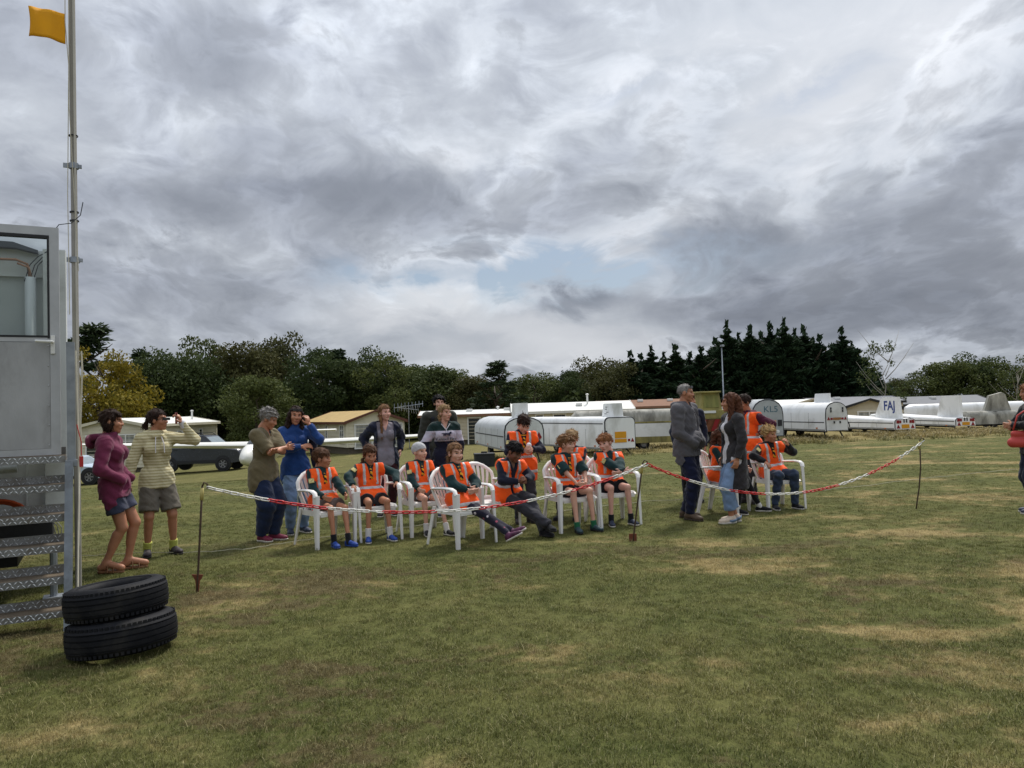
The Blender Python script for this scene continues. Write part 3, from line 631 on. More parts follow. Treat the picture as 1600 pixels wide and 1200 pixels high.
# ------------------------------------------------------------------ glider trailers
tw = mat('trailer_white', (234, 235, 234), .4, .06, 1.5, spec=.5, dirt=((160, 158, 148), .4, 1.2), stretch=(1, 1, .5)); twg = mat('trailer_off_white', (218, 220, 219), .45, .07, 1.5, dirt=((150, 150, 142), .35, 1.2))
tgrey = mat('trailer_grey', (204, 207, 208), .45, .07, 1.5, dirt=((150, 150, 144), .35, 1.5)); tdirty = mat('trailer_weathered', (172, 170, 160), .85, .25, 1.2, .3, 20, dirt=((72, 70, 62), .75, 2.2), stretch=(1, 1, .35))
grimeline = mat('grimy_aluminium', (142, 142, 138), .6, .25, 5); amber = mat('amber_marker', (196, 104, 30), .4)
seam = mat('dark_seam', (46, 46, 50), .7); tred = mat('red_reflector', (136, 22, 28), .35, .1); tyel = mat('yellow_plate', (216, 150, 24), .5, .06); rubber = mat('rubber', (34, 34, 36), .8, .2); rim_m = mat('wheel_rim', (150, 150, 150), .5, .15, metal=.3)
blue_l = mat('blue_lettering', (44, 66, 132), .5, .05); green_l = mat('teal_lettering', (70, 104, 118), .7, .2)
def wheel(parent, c, r, w, axis='y', rimm=None, spokes=0, name='wheel'):
    b = MB(); M = Matrix.Translation(c) @ (Matrix.Rotation(math.pi / 2, 4, 'X') if axis == 'y' else Matrix.Rotation(math.pi / 2, 4, 'Y'))
    b.lathe([(r * .62, -w / 2), (r * .9, -w / 2), (r, -w * .33), (r, w * .33), (r * .9, w / 2), (r * .62, w / 2), (r * .62, -w / 2)], 24, M=M)
    o = b.build(name, rubber, parent, 40); k = MB()
    k.lathe([(r * .62, -w * .4), (r * .58, -w * .46), (r * .5, -w * .25), (.02, -w * .2), (.02, w * .2), (r * .5, w * .25), (r * .58, w * .46), (r * .62, w * .4)], 20, M=M)
    if spokes:
        for i in range(spokes):
            for s in (-1, 1): k.box((r * .34, 0, s * w * .36), (r * .5, r * .12, w * .12), M=M @ Matrix.Rotation(i * 2 * math.pi / spokes, 4, 'Z'))
    k.build('rim', rimm or rim_m, o, 40); return o
def solve_dir(c, far_px, L):
    best = None
    for i in range(0, 361):
        a = R(40 + i * .4); q = (c.x - L * math.cos(a), c.y + L * math.sin(a)); px = 800 + 1200 * q[0] / q[1]
        if best is None or abs(px - far_px) < best[0]: best = (abs(px - far_px), a)
    return best[1]
def section(prof, w, h, z0, n=9):
    """cross-section outline (y,z), y centred"""
    pts = [(-w / 2, z0), (w / 2, z0)]
    if prof == 'dome':
        s = h * .58
        for i in range(n + 1):
            a = math.pi * i / n; pts.append((w / 2 * math.cos(a), z0 + s + (h - s) * math.sin(a) ** .8))
    else:
        rr = {'box': .14, 'soft': .30}[prof] * w
        for cx, a0 in ((w / 2 - rr, 0), (-w / 2 + rr, math.pi / 2)):
            for i in range(6): a = a0 + math.pi / 2 * i / 5; pts.append((cx + rr * math.cos(a), z0 + h - rr + rr * math.sin(a)))
    return pts
def trailer(px, Y, far_px, L, w, ytop, ybot, prof, body, label, fin=None, back=None, mid_line=.4, nose=.75, front_h=1.0, panel=None):
    """px: left edge of the rear face. Local frame: rear face at x=0 looking +x... body runs to -x; y across"""
    c = at(px, ybot, Y); gr = gz(c.x, Y); z0 = max(c.z - gr, .16); h = at(px, ytop, Y).z - gr - z0
    a = solve_dir(c, far_px, L)
    if w > 50:      # w given as the pixel column of the rear face's right edge: real width from that
        rp = (w - 800) / 1200; w = (rp * c.y - c.x) / (math.sin(a) - rp * math.cos(a))
    # local +x points out of the rear face: direction opposite to the far end
    fx = Vector((math.cos(a), -math.sin(a), 0)); rz = math.atan2(fx.y, fx.x)
    left = Vector((-fx.y, fx.x, 0))                       # local +y
    org = Vector((c.x, Y, gr)) + left * (w / 2)           # near-left corner is at local y=-w/2
    o = empty('glider_trailer', org, rz, label, 'glider trailer', 'glider trailers parked along the far side')
    b = MB(); rings = []
    for u, sw, sh in ((0, 1, 1), (.5, 1, 1 + (front_h - 1) * .5), (.86, 1, front_h), (.95, .92, front_h * .93), (1, nose, front_h * .7)):
        rings.append([(-L * u, y, z) for y, z in section(prof, w * sw, h * sh, z0)])
    b.loft(rings); b.build('body', body, o, 35)
    if mid_line:
        s = MB(); zz = z0 + h * mid_line
        for sg in (-1, 1): s.box((-L * .43, sg * (w / 2 + .003), zz), (L * .84, .012, .035))
        s.build('seam', seam, o)
    for u in (.16, .34, .52, .70): MB().box((-L * u, -w / 2 - .002, z0 + h * .33), (.012, .008, h * .6)).build('panel_joint', grimeline, o)
    for u in (.08, .45, .8): MB().box((-L * u, -w / 2 - .012, z0 + h * .10), (.10, .02, .05)).build('side_marker', amber, o)
    MB().box((-L * .43, -w / 2 - .006, z0 + .035), (L * .85, .02, .07)).box((-L * .43, w / 2 + .006, z0 + .035), (L * .85, .02, .07)).build('rub_rail', grimeline, o)
    # rear door with dark gasket
    sec = section(prof, w * .985, h * .985, z0 + .01); g = MB()
    g.loft([[(.0, y, z) for y, z in sec], [(.02, y, z) for y, z in sec]]); g.build('gasket', seam, o)
    sec = section(prof, w * .93, h * .94, z0 + h * .025); d = MB(); d.loft([[(.015, y, z) for y, z in sec], [(.035, y, z) for y, z in sec]]); dr = d.build('rear_door', panel or body, o, 30)
    def plate(y, z, sy, sz, m, nm, d_=.05): MB().box((d_ - .008, y, z), (.02, sy, sz)).build(nm, m, dr)
    def tri(y, z, s): MB().prism([(y - s / 2, z - s * .45), (y + s / 2, z - s * .45), (y, z + s * .5)], 'x', .03, .05).build('reflector', tred, dr)
    def hinge(y, z): MB().box((.05, y, z), (.03, .05, .09)).build('hinge', seam, dr)
    if back: back(w, h, z0, plate, tri, hinge, dr)
    # undercarriage
    wheel(o, (-L * .46, -w * .42, .27), .27, .17); wheel(o, (-L * .46, w * .42, .27), .27, .17)
    MB().box((-L * .46, 0, .27), (.08, w * .8, .06)).box((-L * .5, 0, z0 - .04), (L * .8, .1, .09)).tube([(-L * .9, 0, z0 - .02), (-L - 1.0, 0, .42)], .045, 6).build('chassis', seam, o)
    for sy in (-1, 1): MB().tube([(-.35, sy * w * .34, z0), (-.18, sy * w * .4, .02)], .03, 6).build('prop_leg', seam, o)
    if fin:
        x0, x1, x2, x3, hb, th, ft, m = fin[:8]      # bottom front/back, top front/back (x, negative forward), height
        zz = z0 + h * fin[8] if len(fin) > 8 else z0 + h * .96
        f = MB(); n = 6
        low = [(x0, zz), (x1, zz)]; top = [(x3, zz + hb), (x2 + ft, zz + hb), (x2, zz + hb - ft * .7)]
        f.prism(low + top, 'y', -th / 2, th / 2); fo = f.build('fin_cover', m, o, None)
        return o, fo, (z0, h, w, zz)
    return o, None, (z0, h, w, 0)
def back_std(w, h, z0, plate, tri, hinge, dr):
    plate(0.0, z0 + h * .44, w * .36, h * .2, tyel, 'number_plate'); plate(0, z0 + h * .26, w * .38, h * .11, tyel, 'number_strip')
    for s in (-1, 1): tri(s * w * .38, z0 + h * .27, .15); plate(s * w * .27, z0 + h * .27, .09, .09, tred, 'tail_lamp')
    for zz in (.55, .4, .3): hinge(-w * .45, z0 + h * zz)
def back_dome(w, h, z0, plate, tri, hinge, dr):
    plate(0, z0 + h * .42, w * .34, h * .08, mat('brown_plate', (150, 104, 60), .6), 'number_plate')
    for s in (-1, 1):
        tri(s * w * .37, z0 + h * .43, .13); plate(s * w * .24, z0 + h * .42, .09, .08, tred, 'tail_lamp'); hinge(s * w * .13, z0 + h * .3); hinge(s * w * .26, z0 + h * .68); hinge(s * w * .26, z0 + h * .77)
def back_low(w, h, z0, plate, tri, hinge, dr):
    plate(0, z0 + h * .3, w * .36, h * .36, tyel, 'number_plate')
    for s in (-1, 1):
        tri(s * w * .34, z0 + h * .28, .17); plate(s * w * .36, z0 + h * .74, .12, .14, tred, 'tail_lamp'); plate(s * w * .24, z0 + h * .74, .08, .12, tred, 'tail_lamp'); plate(s * w * .06, z0 + h * .82, .05, .16, seam, 'latch')
def back_tri(w, h, z0, plate, tri, hinge, dr):
    tri(w * .36, z0 + h * .45, .2); tri(-w * .36, z0 + h * .45, .2); MB().prism([(w * .36 - .1, z0 + h * .45 - .09), (w * .36 + .1, z0 + h * .45 - .09), (w * .36, z0 + h * .45 - .22)], 'x', .03, .05).build('reflector', tred, dr)
def back_kl5(w, h, z0, plate, tri, hinge, dr):
    plate(w * .12, z0 + h * .36, w * .26, h * .13, tyel, 'number_plate')
    plate(w * .37, z0 + h * .36, .16, .24, seam, 'tail_lamp'); plate(-w * .37, z0 + h * .36, .16, .24, seam, 'tail_lamp')
    for s in (-1, 1): MB().ball((.04, s * w * .3, z0 + h * .13), (.015, .07, .07)).build('reflector', whitep, dr)
trailer(788, 27, 736, 7.5, 848, 652, 705, 'dome', tgrey, 'pale grey round-topped trailer behind the standing boy with bowed head', fin=(-.9, -.35, -.78, -.38, .52, .5, .12, tw, .97), back=back_tri, mid_line=.42, panel=twg)
o2, f2_, inf = trailer(945, 29, 795, 9.0, 990, 652, 703, 'box', tw, 'long white box trailer with yellow rear plates behind the ginger-haired boy', fin=(-.95, -.05, -.82, -.12, .52, .42, .04, tw, 1.0), back=back_std, mid_line=.8)
scr = MB()
for k, (x, z) in enumerate(((-.62, .30), (-.52, .18), (-.66, .12), (-.58, .38))): scr.box((x, -.215, inf[3] + z), (.16, .012, .018), M=Matrix.Rotation(0, 4, 'Y'))
scr.build('marking', seam, f2_)
b_, f_, _i = trailer(1176, 30, 1120, 7.5, 1222, 624, 683, 'dome', mat('dull_grey_trailer', (172, 176, 178), .5, .1, 1.5, dirt=((120, 120, 116), .35, 1.5)), 'grey round-topped trailer lettered in teal behind the boy in the maroon sweater', back=back_kl5, mid_line=0)
text_mesh('KL5', .34, 'lettering', green_l, [c for c in b_.children if c.name.startswith('rear_door')][0], (.04, .12, _i[0] + _i[1] * .72), (math.pi / 2, 0, math.pi / 2))
trailer(1290, 31, 1150, 7.4, 1322, 628, 674, 'dome', tw, 'white trailer with a dark-outlined arched rear door', fin=(-1.5, -.35, -1.4, -.38, .4, .06, .03, tw, .96), back=back_dome, mid_line=.3, panel=twg)
b_, f_, _i = trailer(1398, 33, 1250, 7.6, 1427, 655, 676, 'box', tw, 'low white trailer with blue letters on its tall fin cover', fin=(-2.1, -.15, -1.55, -.3, 1.0, .1, .18, tw, .9), back=back_low, mid_line=.62, front_h=1.45)
text_mesh('FAJ', .58, 'lettering', blue_l, f_, (-.92, -.056, _i[3] + .60), (math.pi / 2, 0, 0), bold=.012)
trailer(1493, 34.5, 1350, 7.6, 1521, 653, 671, 'box', tw, 'low white trailer with plain blank fin cover, right of the blue-lettered one', fin=(-2.0, -.2, -1.6, -.25, 1.05, .1, .05, tw, .9), back=back_low, mid_line=.6, front_h=1.45)
# weathered trailer with a fin, seen side on
def side_trailer(px0, px1, Y, ytop, ybot, w, body, label, prof='soft', extras=None, nose=.8):
    a = colX(px0, Y); c = colX(px1, Y); gr = (a.z + c.z) / 2; L = (c - a).length; ang = math.atan2(c.y - a.y, c.x - a.x)
    pm = (px0 + px1) / 2; zt = at(pm, ytop, Y).z - gr; zb = max(at(pm, ybot, Y).z - gr, .15)
    o = empty('glider_trailer', (a.x, a.y, gr), ang, label, 'glider trailer', 'glider trailers parked along the far side'); b = MB(); rings = []
    for u, sw in ((0, nose), (.04, .95), (.12, 1), (.9, 1), (1, .9)): rings.append([(L * u, w / 2 + y, z) for y, z in section(prof, w * sw, (zt - zb) * (1 if u > .03 else .8), zb)])
    b.loft(rings); b.build('body', body, o, 35)
    wheel(o, (L * .55, .15, .25), .25, .16); wheel(o, (L * .55, w - .15, .25), .25, .16); MB().box((L * .5, w / 2, zb - .04), (L * .8, w * .7, .08)).build('chassis', seam, o)
    if extras: extras(o, L, zt, zb, w)
    return o
tyw = mat('faded_yellow_paint', (160, 150, 90), .8, .25, 2, dirt=((92, 88, 54), .7, 2.5), stretch=(1, 1, .3))
def ex3(o, L, zt, zb, w):
    MB().box((L / 2, -.012, zb + (zt - zb) * .56), (L * .97, .03, .06)).build('stripe', tyw, o)
    MB().box((L / 2, -.02, zb - .04), (L * .98, .06, .26)).build('sill', tyw, o)
    MB().prism([(0.05, zb + .02), (L * .95, zb + .02), (L * .95, zb + (zt - zb) * .52), (.05, zb + (zt - zb) * .52)], 'y', -.022, -.002).build('side_panel', twg, o)
side_trailer(895, 1098, 32.5, 640, 686, 1.2, tdirty, 'weathered grey-topped trailer with yellow sill behind the grey hoodie man', extras=ex3)
def ex8(o, L, zt, zb, w):
    MB().prism([(L * .42, zt - .08), (L * .98, zt - .08), (L * .86, zt + .78), (L * .80, zt + .86), (L * .55, zt + .72)], 'y', w * .4, w * .6).build('fin_cover', tdirty, o)
side_trailer(1512, 1592, 36, 642, 668, .9, tdirty, 'lichen-covered grey trailer with a mossy fin beside the woman with the red bag', extras=ex8)
def exw(o, L, zt, zb, w): pass
side_trailer(1424, 1680, 41, 628, 650, 1.1, tw, 'long clean white trailer with pointed nose behind the blank-finned one', 'soft', nose=.25)

# ---- old yellow winch truck
o = empty('winch_truck', colX(1098, 31) , R(4), 'old faded yellow winch truck with algae-stained cab between the man and woman', 'truck'); gr = colX(1112, 31).z
def zof(y): return at(1112, y, 31).z - gr
algae = mat('algae_glass', (136, 134, 74), .7, .3, 2.5, dirt=((84, 92, 40), .7, 3), stretch=(1.2, 1, .2)); rusty = mat('rusty_boards', (120, 74, 48), .9, .35, 4)
zt, zc, zb = zof(613), zof(640), zof(654)
MB().loft([[(.0, 0, zc), (.86, 0, zc), (.86, 1.1, zc), (0, 1.1, zc)], [(.06, .08, zt), (.78, .08, zt), (.78, 1.0, zt), (.06, 1.0, zt)]]).build('cab', tyw, o)
MB().loft([[(.10, -.012, zc + .1), (.74, -.012, zc + .1), (.74, .02, zc + .1), (.1, .02, zc + .1)], [(.14, .05, zt - .1), (.70, .05, zt - .1), (.70, .09, zt - .1), (.14, .09, zt - .1)]]).build('windscreen', algae, o)
MB().box((.36, .5, zt + .03), (.9, 1.2, .06), bev=.02).build('roof', tyw, o)
MB().box((.5, .6, (zc + zb) / 2), (1.35, 1.4, zc - zb), bev=.05).build('body', tyw, o)
MB().box((.3, -.13, (zc + zb) / 2 + .1), (.5, .04, .1), bev=.01).build('vent', twg, o)
for k in range(5):
    MB().prism([(-.2 + k * .27, zb - .48), (-.02 + k * .27, zb - .48), (.18 + k * .27, zb - .02), (0 + k * .27, zb - .02)], 'y', -.1, -.07).build('chevron', rusty if k % 2 else tred, o)
MB().box((.5, .0, zb - .26), (1.45, .12, .5)).build('tailboard', rusty, o)
for x in (0.1, 1.0): wheel(o, (x, .2, .36), .36, .25); wheel(o, (x, 1.3, .36), .36, .25)

# ---- crate and wheel chock by the first trailer
o = empty('storage_crate', colX(757, 25.5), R(8), 'black plastic crate on the grass by the round-topped trailer', 'crate'); dk = mat('black_plastic', (38, 40, 42), .6)
MB().box((0, 0, .2), (.62, .45, .4), taper=(1.05, 1.05)).build('body', dk, o); MB().box((0, 0, .43), (.68, .5, .06), bev=.02).build('lid', dk, o)
for x in (-.2, 0, .2): MB().box((x, -.235, .2), (.04, .03, .34)).build('rib', dk, o)
MB().tube([(-.1, 0, .49), (.1, 0, .49)], .03, 6).build('handle', dk, o)

# ------------------------------------------------------------------ white glider, seen from ahead
gw = mat('glider_white', (232, 230, 222), .3, .03, 2, spec=.5)
base = colX(418, 29); zw = at(418, 695, 29).z - base.z
o = empty('glider', base, R(0), 'white glider with long wings stretched behind the standing adults', 'glider')
fu = MB(); rings = []
for y, rx, rz_, zc_ in ((-2.6, .03, .03, .62), (-2.4, .2, .22, .64), (-1.9, .34, .38, .70), (-1.1, .42, .5, .78), (0, .42, .52, .82), (1.2, .3, .36, .88), (2.6, .18, .2, .98), (5.0, .12, .14, 1.1), (6.4, .06, .1, 1.2)):
    rings.append([(rx * math.cos(a), y, zc_ + zw - 1.0 + rz_ * math.sin(a)) for a in [2 * math.pi * i / 16 for i in range(16)]])
fu.loft(rings).build('fuselage', gw, o, 180)
cn = MB(); rings = []
for y, rx, rz_, zc_ in ((-1.9, .02, .02, 1.02), (-1.6, .2, .16, 1.08), (-.9, .31, .3, 1.12), (-.2, .28, .26, 1.16), (.2, .1, .1, 1.24)):
    rings.append([(rx * math.cos(a), y, zc_ + zw - 1.0 + rz_ * math.sin(a)) for a in [2 * math.pi * i / 12 for i in range(12)]])
cn.loft(rings).build('canopy', darkglass, o, 180)
for sg in (-1, 1):
    wg = MB(); rings = []
    for u, ch, th, dz_ in ((.05, 1.35, .19, 0), (.5, 1.05, .14, .08), (.85, .7, .09, .17), (1, .42, .04, .23)):
        x = sg * 7.3 * u; prof = []
        for i in range(14):
            a = 2 * math.pi * i / 14; prof.append((x, -.3 + ch * (.5 - .5 * math.cos(a)) - ch * .35, zw + dz_ + th * math.sin(a) * (.6 + .4 * math.cos(a)) + .02))
        rings.append(prof)
    wg.loft(rings).build('wing', gw, o, 40)
ty, tz = 6.2, at(395, 675, 35.2).z - base.z
MB().prism([(5.4, zw + .15), (6.7, zw + .15), (6.75, tz + .03), (5.95, tz + .03)], 'x', -.05, .05).build('fin', gw, o)
tp = MB(); rings = []
for x, ch in ((-1.55, .3), (-1.4, .45), (0, .6), (1.4, .45), (1.55, .3)): rings.append([(x - .35, 6.0 + ch * .5 * math.cos(a) + .2, tz + .045 * math.sin(a)) for a in [2 * math.pi * i / 10 for i in range(10)]])
tp.loft(rings).build('tailplane', gw, o, 40)
wheel(o, (0, -.4, .2), .2, .12, 'x'); MB().tube([(0, -.4, .22), (0, -.4, zw)], .05, 6).build('undercarriage_leg', seam, o)

# ------------------------------------------------------------------ cars
def car(px_front, Y, rz, L, H, W, paint, label, pickup=False, name='parked_car', cat='car'):
    base = colX(px_front, Y); o = empty(name, base, rz, label, cat, 'cars parked behind the glider')   # local: +x forward, origin at nose
    x = lambda u: -L * u
    if pickup: roof = [(.0, .52), (.02, .62), (.20, .68), (.245, .70)]; 
    low = [(.0, .24), (.0, .50), (.03, .58), (.20, .64), (.30, .67), (.99, .67), (1.0, .5), (1.0, .24), (.9, .2), (.1, .2)]
    b = MB(); rings = []
    for yy, s, zo in ((-W / 2 + .06, .97, .02), (-W / 2, 1, 0), (W / 2, 1, 0), (W / 2 - .06, .97, .02)):
        rings.append([(x(.5 + (u - .5) * s), yy, H * v) for u, v in low])
    # wheel-free lower body, bevelled a little along its flanks
    rings = [[(x(.5 + (u - .5) * .985), -W / 2 + .0, H * (.2 + (v - .2) * .93)) for u, v in low], [(x(u), -W / 2 - .0 + .07, H * v) for u, v in low], [(x(u), W / 2 - .07, H * v) for u, v in low], [(x(.5 + (u - .5) * .985), W / 2, H * (.2 + (v - .2) * .93)) for u, v in low]]
    b.loft(rings); b.build('body', paint, o, 40)
    gh = [(.27, .66), (.40, .955), (.44, .975), (.84, .985), (.90, .96), (.985, .66)]
    rings = [[(x(u), s * (W / 2 - (.05 + .42 * max(0, v - .66))), H * v) for u, v in gh] for s in (-1, 1)]
    b = MB(); b.loft(rings); ca = b.build('cabin', paint, o, 30)
    for s in (-1, 1):
        for k, poly in enumerate(([(.335, .69), (.415, .92), (.55, .93), (.55, .69)], [(.57, .69), (.57, .93), (.72, .935), (.74, .69)], [(.76, .69), (.74, .935), (.85, .93), (.93, .69)])):
            w_ = MB(); w_.loft([[(x(u), s * (W / 2 - (.05 + .42 * (v - .66)) + off), H * v) for u, v in poly] for off in (-.02, .012)]); w_.build('side_window', darkglass, ca)
        MB().box((x(.36), s * (W / 2 + .09), H * .70), (.16, .18, .14), bev=.04).build('mirror', paint, o)
        for u in (.52, .72): MB().box((x(u), s * (W / 2 + .012), H * .60), (.2, .03, .035), bev=.01).build('handle', blackt, o)
        MB().box((x(.5), s * (W / 2 + .006), H * .26), (L * .56, .03, .14), bev=.01).build('sill', blackt, o)
        if pickup:
            MB().tube([(x(.42), s * (W / 2 - .24), H * .98), (x(.45), s * (W / 2 - .24), H * 1.03), (x(.80), s * (W / 2 - .24), H * 1.03), (x(.83), s * (W / 2 - .24), H * .985)], .022, 6).build('roof_rail', blackt, o)
        MB().box((x(.03), s * W * .38, H * .47), (.22, .3, .14), bev=.04).build('headlight', whitep, o)
        MB().box((x(.99), s * W * .42, H * .5), (.08, .16, .26), bev=.02).build('tail_lamp', tred, o)
        for u in (.19, .79):
            MB().lathe([(.41, -.1), (.41, .1), (.0, .1), (0, -.1)], 20, M=Matrix.Translation((x(u), s * (W / 2 - .085), .36)) @ Matrix.Rotation(math.pi / 2, 4, 'X')).build('wheel_arch', blackt, o)
            wheel(o, (x(u), s * (W / 2 - .06), .34), .34, .2, 'y', None, 6)
    ws = MB(); ws.loft([[(x(.272 + (v - .66) * .44) + .012, y * (W / 2 - .14 - .3 * (v - .66)), H * v) for v, y in ((.69, -1), (.69, 1), (.93, 1), (.93, -1))], [(x(.272 + (v - .66) * .44) - .02, y * (W / 2 - .14 - .3 * (v - .66)), H * v) for v, y in ((.69, -1), (.69, 1), (.93, 1), (.93, -1))]]); ws.build('windscreen', mat('pale_windscreen', (118, 132, 138), .1, .2, spec=.8), ca)
    return o
car(386, 40, R(-2), 4.6, 1.84, 1.85, mat('dark_grey_car_paint', (48, 52, 60), .25, .04, spec=.6), 'dark grey parked car with black roof rails under the glider wing', True)
car(182, 36.5, R(0), 4.2, 1.32, 1.75, mat('pale_blue_car_paint', (176, 190, 204), .25, .03, spec=.6), 'pale silver-blue parked car at far left by the flagpole')
# ================================================================== cabin with steps, flagpole, tyres
alu = mat('brushed_aluminium', (166, 167, 168), .5, .22, 2.2, .1, 80, metal=.35, dirt=((96, 94, 90), .55, 2.2), stretch=(1, 1, .5)); aluf = mat('aluminium_frame', (178, 180, 182), .45, .12, 5, metal=.4)
plate_m = mat('chequer_plate', (132, 133, 132), .45, .25, 7, .15, 60, metal=.5, dirt=((96, 88, 74), .5, 6)); dirtm = mat('worn_tread_top', (104, 92, 76), .8, .3, 6, .3, 40, metal=.2)
cabw = mat('cabin_panel', (212, 216, 214), .5, .05, 1.5, dirt=((150, 152, 146), .4, 1.6)); cabd = mat('cabin_grey_panel', (190, 196, 194), .5, .06, 1.5, dirt=((120, 122, 116), .4, 1.6), stretch=(3, 3, .4)); roofd = mat('roof_edge_felt', (86, 90, 94), .8)
glassm = bpy.data.materials.new('clear_door_glass'); glassm.use_nodes = True; t = NT(glassm.node_tree); t.n.remove(t.n['Principled BSDF'])
tb = t.node('ShaderNodeBsdfTransparent'); tb.inputs[0].default_value = (.86, .89, .88, 1); gb = t.node('ShaderNodeBsdfGlossy'); gb.inputs['Roughness'].default_value = .03
fr = t.node('ShaderNodeFresnel'); fr.inputs[0].default_value = 1.45; ms = t.node('ShaderNodeMixShader'); t.l.new(fr.outputs[0], ms.inputs[0]); t.l.new(tb.outputs[0], ms.inputs[1]); t.l.new(gb.outputs[0], ms.inputs[2]); t.l.new(ms.outputs[0], t.n['Material Output'].inputs[0])
orangec = mat('orange_cable', (196, 84, 40), .5); copper = mat('tan_cable', (166, 124, 92), .6); pvc = mat('white_pipe', (206, 212, 212), .4, .03)

PHI = R(28); O = at(99, 958, 5.7); O = Vector((O.x, O.y, 0))
# ---- steps: six chequer-plate treads between two stringers
st = empty('metal_steps', O, PHI, 'galvanised chequer-plate steps climbing to the cabin door at left', 'steps')
W = 1.15
def lozenges(b, x0, x1, fn, n, rows):
    """raised chevrons of the chequer plate; fn(x, v) -> point, normal"""
    for r_ in range(rows):
        for i in range(n):
            x = x0 + (x1 - x0) * (i + .5 + .5 * (r_ % 2)) / n; v = (r_ + .5) / rows; s = 1 if (i + r_) % 2 else -1
            if x > x1 - .02: continue
            c, du, dv, nn = fn(x, v); a = (du + dv * s) * .7071; bb = (dv - du * s) * .7071
            q = [c - a * .017, c + bb * .0055, c + a * .017, c - bb * .0055]; top = c + nn * .004
            b.add([tuple(p) for p in q] + [tuple(top)], [(0, 1, 4), (1, 2, 4), (2, 3, 4), (3, 0, 4)], 1)
X1 = Vector((1, 0, 0)); Y1 = Vector((0, 1, 0)); Z1 = Vector((0, 0, 1))
plate_hi = mat('chequer_ridge', (188, 190, 188), .3, .15, 9, metal=.8)
for k in range(6):
    y0, z0 = .106 * k, .09 + .222 * k; b = MB(); lip = .056 if k else .045; dep = .185
    b.box((-W / 2, y0, z0 + lip / 2), (W, .006, lip)); b.box((-W / 2, y0 + dep / 2 + .003, z0 + lip - .003), (W, dep, .006), 2); b.box((-W / 2, y0 + dep + .006, z0 + lip + .028), (W, .006, .07))
    lozenges(b, -W, 0, lambda x, v: (Vector((x, y0 - .0032, z0 + lip * v)), X1, Z1, -Y1), 34, 2)
    if k < 5: lozenges(b, -W, 0, lambda x, v: (Vector((x, y0 + dep + .0028, z0 + lip - .003 + .064 * v)), X1, Z1, -Y1), 34, 2)
    b.build('tread', [plate_m, plate_hi, dirtm], st)
for x, nm in ((.03, 'stringer'), (-W - .03, 'stringer')):
    b = MB(); b.loft([[(x + sx, y + sy, z) for sx, sy in ((-.028, -.06), (.028, -.06), (.028, .02), (.016, .02), (.016, -.045), (-.028, -.045))] for y, z in ((-.02, 0), (.25, .62), (.52, 1.2))]); b.build(nm, mat('dull_galvanised_steel', (112, 118, 122), .5, .25, 9, metal=.6, dirt=((82, 84, 84), .5, 5)), st)
b = MB(); b.loft([[(.045 + sx, .58 + sy, z) for sx, sy in ((-.03, -.03), (.03, -.03), (.03, .03), (.02, .03), (.02, -.02), (-.03, -.02))] for z in (1.16, 1.7, 2.17)]); b.box((.045, .56, 1.19), (.085, .09, .05)); b.build('handrail_post', galv, st)
MB().tube([(.082, .55, 2.1), (.10, .53, 1.2), (.088, .05, .12)], .007, 5).build('rope', mat('pale_rope', (196, 190, 172), .85), st)
b = MB(); b.box((-W / 2, .74, 1.222), (W, .3, .05)); b.build('platform', plate_m, st)
b = MB(); b.tube([(.085, .52, 1.5), (.115, .52, 1.36), (.115, .52, 1.25)], .004, 5); b.box((.115, .52, 1.2), (.028, .028, .085), 0); b.build('hanging_tag', mat('red_plastic', (176, 44, 40), .5), st)

# ---- cabin on its chassis
cb = empty('cabin_trailer', O, PHI, 'pale cabin trailer with an open aluminium door at left edge', 'cabin')
b = MB(); b.box((-1.72, 2.5, 2.05), (3.1, 2.76, 1.66)); b.build('wall', cabd, cb)
b = MB(); b.box((-1.72, 1.1, 2.885), (3.1, .04, .23)); b.box((-1.72, 1.095, 1.25), (3.1, .05, .1)); b.build('fascia', cabw, cb)
b = MB()
for x in (-.62, -.95, -1.5, -2.2): b.box((x, 1.112, 2.02), (.05, .02, 1.48))
b.build('batten', cabw, cb)
b = MB(); b.loft([[(-3.4, 1.0, 3.03), (-.36, 1.0, 3.0), (-.2, 1.0, 2.965), (-.2, 1.0, 2.99), (-.38, 1.0, 3.05), (-3.4, 1.0, 3.09)], [(-3.4, 3.9, 3.03), (-.36, 3.9, 3.0), (-.2, 3.9, 2.965), (-.2, 3.9, 2.99), (-.38, 3.9, 3.05), (-3.4, 3.9, 3.09)]]); b.build('roof', roofd, cb)
MB().box((-.08, 1.04, 1.9), (.17, .16, 2.2), bev=.01).build('corner_post', cabw, cb)
b = MB(); b.box((-1.02, 1.07, 2.9), (.62, .03, .14)); 
for k in range(5): b.box((-1.02, 1.052, 2.85 + k * .025), (.6, .012, .008))
b.build('vent', mat('vent_mesh', (70, 70, 68), .8), cb)
b = MB(); b.tube([(-.26, 1.03, 1.3), (-.26, 1.03, 2.76)], .042, 12); b.build('downpipe', pvc, cb, 180)
b = MB(); b.tube([(-1.6, 1.0, 2.84), (-1.0, 1.01, 2.86), (-.6, 1.0, 2.895), (-.36, 1.0, 2.90), (-.28, 1.02, 2.87), (-.26, 1.03, 2.74)], .011, 6); b.tube([(-.35, 1.0, 2.87), (-.27, 1.0, 2.84), (-.24, 1.02, 2.72)], .010, 6); b.build('cable', copper, cb, 180)
b = MB()
for dx_ in (0, .035, .06): b.tube([(-.3 + dx_, 1.01, 2.72), (-.26 + dx_, 1.0, 2.86), (-.2 + dx_, .98, 2.93), (-.06, .93, 3.02 - dx_)], .004, 5)
